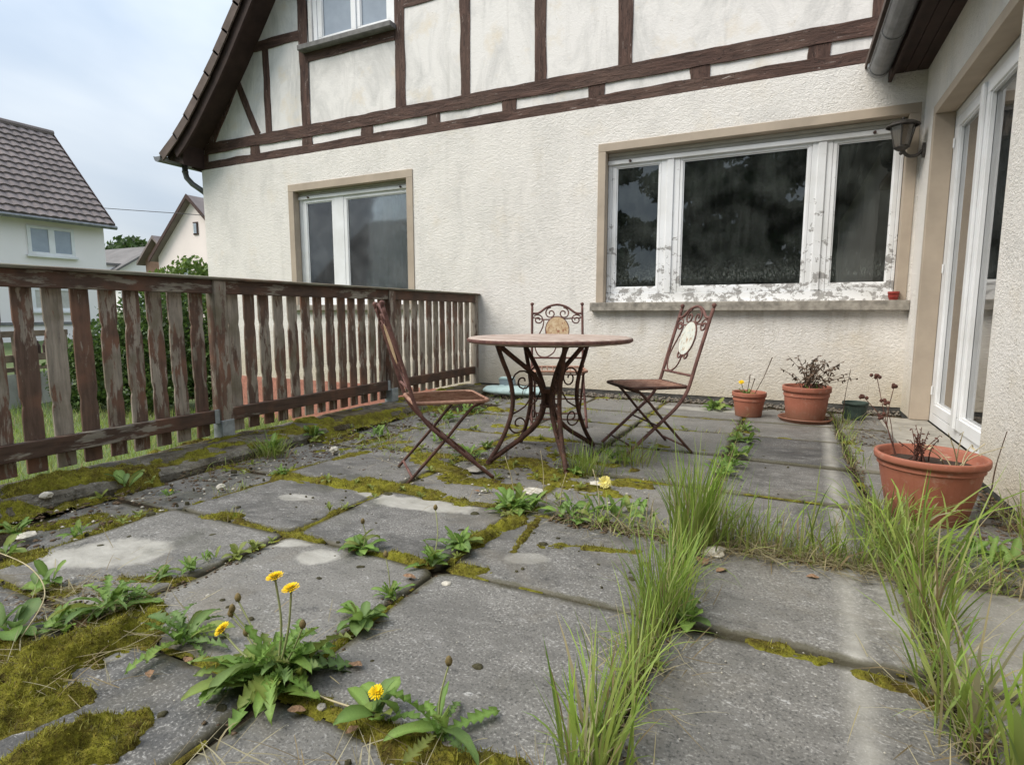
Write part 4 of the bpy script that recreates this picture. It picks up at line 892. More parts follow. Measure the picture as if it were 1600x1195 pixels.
def leaf_cloud(blobs, n, size, cols, rng, shell=.55, droop=0.):
    """n small leaf faces through ellipsoids (cx,cy,cz,rx,ry,rz,weight)"""
    B = np.array(blobs, float); k = rng.choice(len(B), n, p=B[:, 6]/B[:, 6].sum()); b = B[k]
    d = rng.normal(size=(n, 3)); d /= np.linalg.norm(d, axis=1)[:, None]; r = (shell+(1-shell)*rng.random(n))**.8
    lump = .74+.52*fbm(d[:, 0]*3.1+k*7.3, d[:, 1]*3.1+d[:, 2]*4.2, 3)
    C0 = b[:, :3]+d*b[:, 3:6]*(r*lump)[:, None]
    a = rng.normal(size=(n, 3)); a[:, 2] -= droop; a /= np.linalg.norm(a, axis=1)[:, None]; u = np.cross(a, rng.normal(size=(n, 3))); u /= np.linalg.norm(u, axis=1)[:, None]
    s_ = size*(.6+.8*rng.random(n))[:, None]
    V = np.stack([C0-a*s_, C0+u*s_*.48, C0+a*s_, C0-u*s_*.48], 1).reshape(-1, 3)
    C = np.array(cols)[rng.integers(0, len(cols), n)]*(.75+.5*rng.random((n, 1))); C = np.repeat(np.column_stack([C, np.ones(n)]), 4, axis=0)
    return V, np.arange(4*n).reshape(n, 4), C
def tree(name, label, cat, base, trunk_h, trunk_r, blobs, n, size, cols, mat, seed, droop=0., group=None):
    rng = np.random.default_rng(seed); t = thing(name, label, cat, base, 0, group)
    V, F, C = leaf_cloud(blobs, n, size, cols, rng, droop=droop); put('crown', np_mesh('crown', V, [F], mat, C), t)
    mb = MB(); top = (0, 0, trunk_h); mb.tube([(0, 0, -.3), (.03*trunk_h*.2, 0, trunk_h*.5), top], [trunk_r*1.2, trunk_r*.8, trunk_r*.3], 8)
    for b in blobs[:8]:
        z0 = trunk_h*random.uniform(.25, .7); mb.tube([(0, 0, z0), (b[0]*.5, b[1]*.5, (z0+b[2])*.5), tuple(b[:3])], [trunk_r*.4, trunk_r*.28, trunk_r*.1], 5)
    mb.build('trunk', M['bark'], t); return t
GC = [(.055, .095, .025), (.075, .125, .030), (.045, .075, .025)]
for i, (x, y, h, wd) in enumerate(((-112, 64, 14.2, 7), (-103, 66, 13.4, 6), (-95, 62, 12.2, 5.5), (-123, 70, 13, 8), (-87, 64, 11, 5))):
    rng = np.random.default_rng(50+i); bl = [(rng.uniform(-.6, .6)*wd, rng.uniform(-.6, .6)*wd, h*rng.uniform(.45, .86), wd*.5, wd*.5, h*.17, 1.) for _ in range(9)]
    tree('broadleaf_tree', ['rounded green tree on the far hillside above the grey roof', 'green tree in the middle of the far row above the grey roof', 'lower green tree right of the grey roof towards the brown gable', 'far green tree mostly hidden behind the white house', 'far green tree hidden behind the pink house'][i], 'tree', (x, y, .6), h*.7, .35, bl, 2600, .55, GC, M['far_leaf'], 60+i, group='trees beyond the houses')
# shrubs right behind the railing
HC = [(.055, .10, .024), (.08, .14, .03), (.11, .18, .04), (.045, .08, .024)]; LC = [(.12, .19, .03), (.16, .24, .04), (.09, .15, .03)]
hb = (-9.55, 5.75, LAWN_Z)
tree('hedge_shrub', 'dark green dense hedge shrub seen through the railing slats', 'shrub', hb, 1.4, .07, [(-.9, -.35, .55, .55, .55, .60, 1), (-.55, -.1, .85, .55, .6, .75, 1), (0, .0, .95, .65, .65, .95, 1.4), (.5, .2, 1.05, .6, .6, 1.0, 1.3), (.9, .45, .95, .5, .55, .9, 1), (1.2, .5, .7, .4, .5, .7, .7), (.2, -.15, .45, .9, .5, .45, 1)], 15000, .045, HC, M['hedge'], 71)
tree('leafy_bush', 'bright yellow green bush showing above the railing before the pink house', 'shrub', (-10.05, 6.95, LAWN_Z+.25), 1.7, .06, [(-.35, -.1, 1.75, .45, .4, .42, 1), (.15, .05, 1.95, .5, .4, .42, 1), (.75, .1, 1.80, .42, .4, .40, 1), (.2, .1, 1.3, .9, .5, .5, 1)], 4200, .05, LC, M['hedge'], 72)
# timber garden structure at the far left behind the slats
gt = thing('garden_shelter', 'weathered brown timber garden structure with pale boards, glimpsed between railing slats', 'shelter', (-11.5, 4.7, LAWN_Z), -1.15)
for x in (-1.3, -.35, .55): MB().box(x-.05, x+.05, -.05, .05, -.1, 1.22).build('post', M['weathered'], gt)
for z, h_ in ((1.20, .10), (.78, .12), (.62, .07)): MB().box(-1.5, .75, -.11, -.055, z, z+h_).build('beam', M['weathered'], gt)
for k in range(9): MB().box(-1.45+k*.235, -1.23+k*.235, -.05+.0, .0, .02, .58).build('board', M['concrete_low'], gt)
for x in (-1.0, -.85, -.75): MB().lathe([(0, 0), (.04, 0), (.04, .13), (.015, .18), (.015, .22), (0, .22)], 10, (x, -.085, .901)).build('bottle', M['dark_trim'], gt)
# conifers behind the viewpoint, which the dark window panes mirror
for i, (x, y, h) in enumerate(((-7.6, -9.5, 12.), (-3.4, -11., 13.5), (-1.2, -9.5, 12.), (1.2, -11., 14.), (3.4, -9.5, 12.5), (6.0, -11, 13.))):
    bl = []
    rng = np.random.default_rng(90+i)
    for k in range(16):
        f = k/15; a = k*2.4; rr = (1-f**2)*2.0+.35; bl.append((math.cos(a)*rr*.55, math.sin(a)*rr*.55, h*(.12+.86*f), rr*.8, rr*.8, .55, .4+rr))
    tree('conifer', 'tall dark conifer %s, mirrored in the panes' % ['leftmost behind the viewpoint', 'second from left behind the viewpoint', 'third from left behind the viewpoint', 'fourth from left behind the viewpoint', 'second from right behind the viewpoint', 'rightmost behind the viewpoint'][i], 'tree', (x, y, LAWN_Z), h*.97, .22, bl, 6500, .20, [(.045, .080, .035), (.06, .10, .045), (.035, .060, .030)], M['far_leaf'], 95+i, droop=.8, group='conifers behind the viewpoint')
# ================================================================== GRASS, MOSS, WEEDS
def blades(base, h, w_, head, lean, curl, c0, c1, seg=5):
    """curved grass blades as one mesh's arrays. base (n,3); lean = tilt at the root, curl = extra bend to the tip; c0/c1 colour root/tip (n,3)"""
    n = len(base); k = np.linspace(0, 1, seg+1); th = lean[:, None]+curl[:, None]*k[None]**1.4
    dl = h[:, None]/seg; hx = np.cumsum(np.sin(th)*dl, 1)-np.sin(th[:, :1])*dl; hz = np.cumsum(np.cos(th)*dl, 1)-np.cos(th[:, :1])*dl
    X = base[:, :1]+hx*np.cos(head)[:, None]; Y = base[:, 1:2]+hx*np.sin(head)[:, None]; Z = base[:, 2:3]+hz
    P = np.stack([X, Y, Z], -1); tw = head+np.pi/2+RNG.normal(0, .5, n)
    side = np.stack([np.cos(tw), np.sin(tw), np.zeros(n)], -1); ww = w_[:, None]*(np.array([.75, 1., 1., .85, .55]+[.3]*(seg-5))[None, :seg] if seg >= 5 else np.linspace(1, .5, seg)[None])
    L = P[:, :seg]-side[:, None]*ww[..., None]/2; Rr = P[:, :seg]+side[:, None]*ww[..., None]/2
    V = np.concatenate([np.stack([L, Rr], 2).reshape(n, 2*seg, 3), P[:, seg:]], 1); m = 2*seg+1
    q = np.array([(2*i, 2*i+1, 2*i+3, 2*i+2) for i in range(seg-1)]); t_ = np.array([(2*seg-2, 2*seg-1, 2*seg)]); o = (np.arange(n)*m)[:, None, None]
    kk = np.concatenate([np.repeat(k[:seg], 2), [1.]]); C = c0[:, None]*(1-kk)[None, :, None]+c1[:, None]*kk[None, :, None]
    return V.reshape(-1, 3), (q[None]+o).reshape(-1, 4), (t_[None]+o).reshape(-1, 3), np.concatenate([C, np.ones((n, m, 1))], -1).reshape(-1, 4)
GREEN = np.array([(.21, .36, .040), (.27, .42, .055), (.15, .28, .045), (.33, .45, .10)]); ROOT = np.array([(.32, .34, .10), (.42, .38, .17), (.22, .28, .07)]); STRAW = np.array([(.42, .36, .20), (.50, .45, .29), (.30, .23, .12)])
def gcol(n, dry=.12):
    c1 = GREEN[RNG.integers(0, 4, n)]*(.75+.5*RNG.random((n, 1))); c0 = ROOT[RNG.integers(0, 3, n)]*(.7+.5*RNG.random((n, 1)))
    d = RNG.random(n) < dry; s_ = STRAW[RNG.integers(0, 3, n)]; c1[d] = s_[d]; c0[d] = s_[d]*.8; return c0, c1
def grass_mesh(name, base, h, w_, lean, curl, dry=.12, head=None, seg=5):
    n = len(base); head = RNG.uniform(0, 2*PI, n) if head is None else head; c0, c1 = gcol(n, dry)
    V, q, t_, C = blades(base, h, w_, head, lean, curl, c0, c1, seg); return np_mesh(name, V, [q, t_], M['grass'], C, smooth=True)
def line_pts(a, b, n, sd):
    t_ = RNG.random(n)[:, None]; p = np.array([a[0], a[1]])*(1-t_)+np.array([b[0], b[1]])*t_+RNG.normal(0, sd, (n, 2)); return np.column_stack([p, np.full(n, -.02)])
def nrm(m, s_, n, lo=0): return np.maximum(lo, RNG.normal(m, s_, n))
# --- lawn beyond the railing, short growth near enough to be seen between the slats
n = 26000; b = np.column_stack([RNG.uniform(-11.5, -3.56, n), RNG.uniform(-.5, 6.1, n), np.full(n, LAWN_Z)])
keep = (RNG.random(n) < np.clip(1.25-(-b[:, 0]-3.5)/9, .3, 1)); b = b[keep]; n = len(b)
tag(put('lawn_grass', grass_mesh('lawn_grass', b, nrm(.14, .06, n, .04), nrm(.009, .003, n, .004), nrm(.2, .15, n), nrm(.6, .4, n), .05, seg=3)), kind='stuff')
# --- grass rows in the joints: (from, to, blades, spread, mean height, bend, dry)
rows = [((-.30, .72), (-.30, 1.12), 170, .018, .14, .75, .22), ((-.30, 1.12), (-.29, 1.62), 230, .020, .17, .55, .14), ((-.29, 1.62), (-.29, 2.2), 230, .020, .18, .5, .12),
        ((-.72, 2.27), (-.32, 2.29), 170, .045, .10, 1.1, .35), ((-.25, 2.30), (.40, 2.34), 420, .05, .17, .7, .15), ((-.25, 2.25), (.40, 2.27), 380, .035, .08, 1.3, .6), ((.40, 1.32), (.40, 1.75), 170, .025, .13, .9, .25), ((.41, 1.75), (.41, 2.3), 180, .028, .15, .9, .2),
        ((.42, 2.3), (.44, 3.1), 220, .05, .15, 1.0, .2), ((.42, 2.30), (.93, 2.33), 260, .05, .12, 1.1, .4), ((.42, 3.8), (.44, 5.2), 260, .04, .08, 1.0, .3), ((-.29, 2.7), (-.29, 5.1), 200, .035, .06, 1.1, .2),
        ((-1.05, .55), (-.35, .80), 200, .06, .06, 1.3, .75), ((.86, 2.3), (.93, 3.2), 150, .04, .14, .8, .35), ((-1.4, 3.0), (-.6, 3.05), 150, .08, .05, 1.2, .2), ((-2.4, 2.95), (-1.5, 3.0), 260, .09, .055, 1.2, .3),
        ((-3.0, 2.0), (-2.95, 6.0), 260, .05, .06, 1.2, .25), ((-2.5, 3.4), (-2.3, 4.6), 200, .12, .05, 1.2, .3), ((-2.0, 4.9), (-1.0, 5.1), 160, .1, .05, 1.2, .35), ((-2.9, 5.2), (-.9, 6.0), 200, .10, .06, 1.2, .3), ((-1.06, 4.5), (-.35, 4.5), 80, .03, .05, 1., .3), ((-1.05, 2.3), (-1.05, 4.5), 120, .05, .05, 1.1, .25)]
parts = []
for a, b_, n, sd, hm, cu, dry in rows:
    p = line_pts(a, b_, n, sd); c0, c1 = gcol(n, dry); parts.append(blades(p, nrm(hm, hm*.45, n, .02), nrm(.0040, .0012, n, .0018), RNG.uniform(0, 2*PI, n), nrm(.18, .18, n), nrm(cu, .5, n), c0, c1))
def cat(parts):
    V = []; Q = []; T_ = []; C = []; o = 0
    for v, q, t_, c in parts: V.append(v); Q.append(q+o); T_.append(t_+o); C.append(c); o += len(v)
    return np.concatenate(V), [np.concatenate(Q), np.concatenate(T_)], np.concatenate(C)
V, F, C = cat(parts); tag(put('joint_grass', np_mesh('joint_grass', V, F, M['grass'], C, smooth=True)), kind='stuff')
# --- straw lying along the same joints
rows_s = [((-.30, .7), (-.27, 1.5), 150, .05), ((-.27, 1.5), (-.25, 2.2), 90, .05), ((-.9, 2.26), (-.3, 2.24), 160, .055), ((-.3, 2.25), (.5, 2.25), 620, .05), ((.40, 1.25), (.42, 1.7), 140, .07), ((-1.0, .6), (-.4, .8), 150, .07), ((-2.1, 1.0), (-1.55, .78), 260, .12), ((-1.2, .95), (-1.0, 1.2), 25, .08), ((.45, 2.3), (.9, 2.3), 120, .05), ((-2.2, 2.6), (-1.0, 3.1), 90, .2), ((.5, 4.6), (.9, 5.4), 60, .12), ((-2.9, 1.2), (-2.6, 3.5), 90, .12), ((-1.4, 2.3), (-.7, 2.4), 80, .08)]
parts = []
for a, b_, n, sd in rows_s:
    p = line_pts(a, b_, n, sd); p[:, 2] = RNG.uniform(.004, .022, n); s_ = STRAW[RNG.integers(0, 3, n)]*(.6+.6*RNG.random((n, 1)))
    parts.append(blades(p, nrm(.11, .05, n, .03), nrm(.0026, .0008, n, .0013), RNG.uniform(0, 2*PI, n), RNG.uniform(1.25, 1.5, n), RNG.normal(.12, .2, n), s_*.9, s_))
V, F, C = cat(parts); tag(put('straw', np_mesh('straw', V, F, M['grass'], C, smooth=True)), kind='stuff')
# --- the tufts one can tell apart
def tuft(label, x, y, n, sd, hm, w_, lean, curl, dry=.1, name='grass_tuft'):
    n_ = n; b = np.column_stack([RNG.normal(0, sd, n_), RNG.normal(0, sd, n_), np.full(n_, -.02)])
    me = grass_mesh(name, b, nrm(hm, hm*.22, n_, hm*.3), nrm(w_, w_*.25, n_, w_*.4), nrm(lean, lean*.7, n_), nrm(curl, curl*.5, n_), dry, head=np.arctan2(b[:, 1], b[:, 0])+RNG.normal(0, .9, n_))
    o = put(name, me, None, (x, y, 0)); return tag(o, label, 'grass tuft', 'grass tufts in the slab joints')
tuft('tallest bright green grass tuft standing upright in the middle joint', -.285, 2.20, 210, .036, .34, .0050, .09, .38, .12)
tuft('second tall grass tuft just behind the tallest one, with fine leaves', -.22, 2.34, 110, .045, .24, .0034, .15, .55, .15)
tuft('narrow grass tuft in the middle joint nearer the viewer', -.285, 1.62, 130, .035, .25, .0042, .12, .5, .2)
tuft('grass tuft with wide dark blades at the lower edge of the photo, middle joint', -.30, .98, 46, .028, .26, .0062, .10, .45, .15)
tuft('big arching grass tuft in front of the large planter', .43, 2.42, 95, .06, .34, .0080, .22, 1.25, .14)
tuft('dense arching grass tuft left of the large planter', .40, 2.68, 70, .05, .30, .0075, .25, 1.3, .06)
tuft('loose upright grass tuft in the right joint, at half its length', .415, 1.93, 60, .035, .30, .0062, .18, .6, .2)
tuft('coarse grass tuft in the right joint near the lower right corner', .40, 1.50, 44, .04, .27, .0080, .2, .7, .2)
tuft('broad bladed grass tuft cut off by the lower right corner', .47, 1.30, 34, .035, .30, .0125, .12, .4, .05)
tuft('grass tuft under the table beside its front leg', -.98, 3.02, 160, .05, .17, .0040, .14, .55, .03)
tuft('grass tuft behind the table foot towards the right chair', -.80, 3.32, 120, .06, .17, .0042, .2, .7, .1)
tuft('grass tuft growing from the kerb right of the metal post shoe', -2.96, 2.56, 150, .05, .13, .0045, .2, .7, .1)
tuft('pale low grass tuft on the slab behind the left chair', -2.42, 3.10, 150, .08, .08, .0035, .4, .9, .5)
tuft('sparse tall seed grass beside the wing wall', .88, 2.62, 24, .05, .34, .0030, .10, .35, .35)
tuft('grass at the foot of the green pot', .46, 5.30, 60, .05, .15, .0045, .25, .9, .3)
tuft('small grass tuft with roots on the slab left of the chair joint', -2.52, 1.93, 70, .035, .055, .003, .35, .8, .4)
tuft('low grass tuft on the moss cushion left of the slab crossing', -2.20, 1.66, 60, .03, .045, .003, .4, .8, .4)
# --- moss: a height field that swells over the joints
seg_px = [  # pixel from, pixel to, half width m, height m
    (0, 1080, 60, 1030, .12, .042), (60, 1040, 200, 985, .105, .050), (10, 1130, 110, 1095, .05, .030), (60, 1185, 150, 1150, .075, .046), (120, 1010, 210, 960, .08, .028), (0, 1010, 120, 960, .09, .015),
    (440, 1078, 530, 1105, .022, .016), (530, 1110, 600, 1145, .032, .024), (620, 1160, 720, 1192, .045, .026), (700, 1185, 800, 1205, .05, .024),
    (745, 848, 815, 808, .042, .032), (615, 868, 660, 882, .030, .020), (710, 886, 745, 890, .032, .020), (460, 838, 498, 846, .022, .018), (555, 858, 610, 868, .020, .010),
    (430, 742, 500, 748, .05, .018), (500, 750, 590, 765, .05, .026), (560, 752, 680, 772, .055, .026), (640, 772, 740, 788, .05, .026), (590, 768, 520, 802, .024, .014), (740, 785, 830, 795, .05, .016),
    (650, 715, 720, 738, .08, .018), (700, 745, 800, 760, .08, .018), (760, 722, 830, 722, .10, .022), (830, 720, 870, 745, .07, .018), (860, 700, 900, 740, .07, .016), (900, 715, 990, 735, .06, .018), (960, 752, 1010, 760, .05, .014), (840, 745, 960, 770, .08, .012), (820, 685, 880, 690, .08, .018), (640, 702, 705, 713, .07, .020), (780, 665, 850, 668, .08, .014),
    (1185, 1003, 1225, 1015, .030, .022), (1225, 1018, 1278, 1030, .022, .016), (1345, 1050, 1440, 1082, .035, .018), (1180, 1000, 1160, 995, .015, .008),
    (20, 860, 130, 838, .03, .014), (120, 840, 210, 812, .025, .014), (0, 880, 60, 868, .06, .016), (200, 815, 330, 778, .018, .010), (330, 778, 430, 748, .022, .014), (325, 808, 372, 806, .035, .022), (372, 812, 420, 828, .022, .012),
    (240, 735, 420, 715, .05, .012), (430, 735, 600, 700, .05, .014), (500, 700, 640, 690, .05, .014), (30, 815, 180, 800, .07, .018), (130, 830, 240, 790, .05, .014),
    (230, 1003, 340, 1035, .02, .010), (0, 905, 160, 935, .05, .010), (160, 905, 300, 905, .03, .012), (690, 640, 780, 640, .14, .022), (560, 690, 640, 668, .06, .018), (1040, 690, 1120, 710, .03, .010), (975, 655, 1030, 660, .05, .010), (1155, 673, 1185, 680, .03, .014), (1218, 684, 1235, 686, .022, .010), (1275, 690, 1287, 691, .02, .010), (990, 1045, 1010, 1110, .02, .012), (1050, 950, 1075, 905, .02, .012), (990, 690, 1040, 700, .06, .016), (500, 690, 560, 676, .06, .02), (1130, 640, 1160, 650, .05, .010), (1330, 690, 1345, 705, .04, .012),
    (850, 850, 1000, 862, .03, .010), (1100, 862, 1400, 895, .03, .010), (800, 860, 840, 812, .02, .014)]
kerb_px = [(0, 772, 100, 752, .11, .035), (60, 762, 180, 738, .12, .050), (180, 738, 330, 705, .08, .030), (330, 700, 440, 672, .07, .022), (20, 790, 200, 765, .06, .03), (440, 676, 600, 655, .06, .03), (150, 745, 260, 722, .06, .020), (420, 672, 520, 655, .10, .020), (500, 664, 620, 645, .12, .028), (600, 645, 690, 622, .10, .022), (0, 800, 60, 792, .06, .02)]
def build_moss(name, segs, x0, x1, y0, y1, st, zbase, joints, seed):
    xs = np.arange(x0, x1, st); ys = np.arange(y0, y1, st); X, Y = np.meshgrid(xs, ys, indexing='ij')
    wob = fbm(X*13, Y*13, seed, 4)-.5; wob2 = fbm(X*45, Y*45, seed+5, 2)-.5; H = np.zeros_like(X)
    for ax, ay, bx, by, wd, hh in segs:
        if not joints: a, b = G(ax, ay, .05), G(bx, by, .05)
        else: a, b = G(ax, ay), G(bx, by)
        m_ = .18; sel = (X > min(a.x, b.x)-wd*1.6-m_) & (X < max(a.x, b.x)+wd*1.6+m_) & (Y > min(a.y, b.y)-wd*1.6-m_) & (Y < max(a.y, b.y)+wd*1.6+m_)
        if not sel.any(): continue
        dx, dy = b.x-a.x, b.y-a.y; L2 = dx*dx+dy*dy+1e-9; t_ = np.clip(((X[sel]-a.x)*dx+(Y[sel]-a.y)*dy)/L2, 0, 1)
        d = np.hypot(X[sel]-a.x-t_*dx, Y[sel]-a.y-t_*dy)/wd; d = d*(1+1.3*wob[sel]+.5*wob2[sel])
        H[sel] = np.maximum(H[sel], hh*np.sqrt(np.clip(1-d*d, 0, 1))*(1+1.0*wob[sel]))
    if joints:
        for J, ax in [(j, X) for j in JX[:-1]]+[(k, Y) for k in KY]:
            d = np.abs(ax-J+.012*(fbm(X*4, Y*4, 31)-.5)); dens = fbm(X*3.4, Y*3.4, 77, 4); amt = np.clip((dens-.47)*6, 0, 1)
            amt = amt*np.clip((-.2-X)*.9, .06, 1)*np.clip((Y+1)/4.5, .3, 1); wj = (.007+.022*amt)*(1+1.4*wob); H = np.maximum(H, (.004+.012*amt)*np.sqrt(np.clip(1-(d/np.maximum(wj, 1e-3))**2, 0, 1))*(amt > .03))
    if not joints:
        rk_ = np.random.default_rng(17)
        for _ in range(38):
            cx, cy, rx, ry, hh = rk_.uniform(-3.5, -3.02), rk_.uniform(1., 6.), rk_.uniform(.03, .10), rk_.uniform(.05, .24), rk_.uniform(.010, .030)
            d = np.hypot((X-cx)/rx, (Y-cy)/ry)*(1+1.3*wob); H = np.maximum(H, hh*np.sqrt(np.clip(1-d*d, 0, 1)))
    hole = np.clip((fbm(X*8.5, Y*8.5, seed+13, 4)-.41)*7, 0, 1); H = np.where(H > .012, H*(.28+.72*hole), H*(.15+.85*np.clip(hole*1.3, 0, 1))); H = H*(.62+.76*fbm(X*16, Y*16, seed+17, 2))
    bump_ = (fbm(X*38, Y*38, seed+9, 4)-.5)*np.minimum(H, .022)*1.25
    zb = zbase-(.024*np.clip((-2.50-X)/.06, 0, 1) if joints else .062*np.clip((X+3.095)/.05, 0, 1)); Z = zb+H*1.12+bump_*(H > 0)-.0085; on = H > .0015
    q = on[:-1, :-1] | on[1:, :-1] | on[1:, 1:] | on[:-1, 1:]; I = np.arange(X.size).reshape(X.shape); F = np.stack([I[:-1, :-1], I[1:, :-1], I[1:, 1:], I[:-1, 1:]], -1)[q]
    u, inv = np.unique(F, return_inverse=True); V = np.stack([X, Y, Z], -1).reshape(-1, 3)[u]; Hf = H.reshape(-1)[u]
    Vg, q_, t_, C = None, None, None, None
    # fuzz of tiny shoots where the eye is close
    k = np.where((Hf > .005) & (V[:, 1] < 3.2) & (RNG.random(len(Hf)) < np.clip(1.25-V[:, 1]*.35, .12, 1)))[0]
    k = np.repeat(k, 2 if st > .006 else 1); n = len(k); base = V[k]+RNG.normal(0, .003, (n, 3)); base[:, 2] = V[k, 2]-.002
    tone = (.35+1.25*fbm(base[:, 0]*24, base[:, 1]*24, 3))[:, None]; c = np.array([(.24, .235, .03), (.15, .12, .024), (.37, .355, .048)])[RNG.integers(0, 3, n)]*tone
    o = tag(put(name, np_mesh(name, V, [inv.reshape(F.shape)], M['moss'], None, smooth=True)), kind='stuff')
    if n: 
        Vf, qf, tf, Cf = blades(base, nrm(.013, .005, n, .004), nrm(.0028, .0008, n, .001), RNG.uniform(0, 2*PI, n), nrm(.35, .3, n), nrm(.6, .4, n), c*.7, c*1.1, seg=2)
        tag(put(name+'_shoots', np_mesh(name+'_shoots', Vf, [qf, tf], M['grass'], Cf)), kind='stuff')
build_moss('moss', seg_px, -3.05, .93, .42, 2.0, .0050, 0., True, 11)
build_moss('moss', seg_px, -3.05, .93, 2.0, 3.4, .0075, 0., True, 11)
build_moss('moss', [s_ for s_ in seg_px], -3.05, .93, 3.4, 5.9, .014, 0., True, 11)
build_moss('kerb_moss', kerb_px, -3.52, -2.98, .9, 6.1, .008, .046, False, 41)
# --- broad leaved weeds
def leaf_mesh(kind, e0, e1, seed):
    """unit long leaf along +y, rising at e0 degrees and ending at e1"""
    rg = random.Random(seed); n = 17 if kind == 'tooth' else 8; V = []; C = []; y = z = 0; F = []
    base = random.Random(seed*3).choice([(.15, .26, .045), (.18, .29, .055), (.13, .215, .055)]); bend = rg.uniform(-.25, .25); x = 0
    for i in range(n+1):
        t_ = i/n; a = math.radians(e0+(e1-e0)*t_)
        if i: y += math.cos(a)/n; z += math.sin(a)/n; x += bend*t_/n
        if kind == 'tooth':
            w_ = .118*(.22+1.0*math.sin(PI*min(1, t_*.62+.08))**1.5 if t_ < .9 else (1-t_)*6.5+.05); w_ *= ((1.25 if i % 2 else .40)*rg.uniform(.78, 1.2)) if .08 < t_ < .88 else 1
            lead = -.05 if i % 2 else 0
        elif kind == 'broad': w_ = .20*(.12+math.sin(PI*min(1, (t_**1.5)*.93+.04))**.8) if t_ > .18 else .035; lead = 0
        else: w_ = .12*(.3+math.sin(PI*min(1, t_*.85+.05))); lead = 0
        if i == n: w_ = .008
        rf = rg.uniform(-.035, .035); up = w_*.38
        V += [(x-w_, y+lead, z+up+rf), (x, y, z), (x+w_, y+lead, z+up-rf)]
        mid = tuple(min(1, q*1.5+.03) for q in base); C += [(*base, 1), (*mid, 1), (*base, 1)]
        if i: o = 3*(i-1); F += [(o, o+1, o+4, o+3), (o+1, o+2, o+5, o+4)]
    return np_mesh('leaf', np.array(V), [np.array(F)], M['leaf'], np.array(C), smooth=True)
POOL = {('tooth', 'flat'): [leaf_mesh('tooth', e0, e1, s_) for e0, e1, s_ in ((38, -32, 1), (22, -18, 2), (52, -48, 3), (30, -8, 4), (15, -14, 5))],
        ('tooth', 'up'): [leaf_mesh('tooth', e0, e1, s_) for e0, e1, s_ in ((72, 20, 6), (62, 38, 7), (78, -10, 8))],
        ('broad', 'flat'): [leaf_mesh('broad', e0, e1, s_) for e0, e1, s_ in ((45, -25, 11), (30, -10, 12), (58, -20, 13))],
        ('broad', 'up'): [leaf_mesh('broad', e0, e1, s_) for e0, e1, s_ in ((72, 25, 14), (66, 45, 15))],
        ('lance', 'flat'): [leaf_mesh('lance', e0, e1, s_) for e0, e1, s_ in ((45, -15, 21), (30, 0, 22), (60, -25, 23))],
        ('lance', 'up'): [leaf_mesh('lance', e0, e1, s_) for e0, e1, s_ in ((75, 35, 24), (65, 50, 25), (80, 10, 26))]}
WEEDS = 'broad leaved weeds in the slab joints'
def weed(name, label, x, y, n, L, kind, up=.35, z=0., group=WEEDS, n2=None, spread=.012, cat_='weed'):
    t = thing(name, label, cat_, (x, y, z), 0, group); a = random.uniform(0, 6)
    for k in range(n):
        u = random.random() < up; me = random.choice(POOL[('lance' if kind == 'tooth' and random.random() < .18 else kind, 'up' if u else 'flat')]); a += 2.4+random.uniform(-.35, .35); s_ = L*random.uniform(.65, 1.12)*(.85 if u else 1)
        put('leaf', me, t, (random.gauss(0, spread), random.gauss(0, spread), random.uniform(0, .012)), (random.uniform(-.16, .14), random.uniform(-.35, .35), a), (s_*random.uniform(*((.5, .92) if kind == 'tooth' else (.6, 1.1))), s_, s_*random.uniform(.8, 1.15)))
    return t
petal_cache = {}
def flower_me(mat, r):
    key = (mat.name, r)
    if key in petal_cache: return petal_cache[key]
    mb = MB()
    for ring, (n, r0, r1, z0, z1) in enumerate(((22, .15, 1., 0, .12), (20, .1, .86, .05, .30), (16, .05, .62, .10, .46), (10, 0., .34, .16, .52))):
        for k in range(n):
            a = 2*PI*k/n+ring*.4+random.uniform(-.08, .08); q = random.uniform(.88, 1.08); w_ = .16*(1 if ring < 2 else .8); c, s_ = math.cos(a), math.sin(a)
            f = lambda rr, t_, z: (r*(rr*c-t_*s_), r*(rr*s_+t_*c), r*z); mb.add([f(r0, -w_*.3, z0), f(r0, w_*.3, z0), f(r1*q, w_*.55, z1), f(r1*q*1.03, 0, z1-.03), f(r1*q, -w_*.55, z1)], [(0, 1, 2, 3, 4)])
    petal_cache[key] = mb.mesh('flower_head', mat); return petal_cache[key]
def bloom(t, dx, dy, h, r=.021, tilt=(0, 0), bud=False, start=(0, 0, 0), thin=.0026):
    mid = ((start[0]+dx)*.5+random.uniform(-.012, .012), (start[1]+dy)*.5+random.uniform(-.012, .012), h*.55)
    MB().tube(smooth_path([start, mid, (dx, dy, h)], 5), [thin*1.15]*6+[thin]*5, 6).build('flower_stem', M['stalk'], t, smooth=True)
    if bud: MB().lathe([(0, 0), (.006, .002), (.0085, .010), (.006, .018), (.0025, .022), (0, .022)], 10).xf(Matrix.Translation((dx, dy, h-.002))).build('bud', M['bud'], t, smooth=True); return
    cup = MB().lathe([(0, -.004), (.005, -.002), (.0075, .004), (.0085, .012)], 10).build('sepal_cup', M['stalk'], t, smooth=True); cup.location = (dx, dy, h); cup.rotation_euler = (*tilt, 0)
    put('flower_head', flower_me(M['yellow'], r), t, (dx, dy, h+.006), (*tilt, random.random()))
p = G(432, 1062)
dn = weed('dandelion', 'largest dandelion clump, three open yellow flowers and brown buds', p.x, p.y, 84, .175, 'tooth', .36, spread=.03)
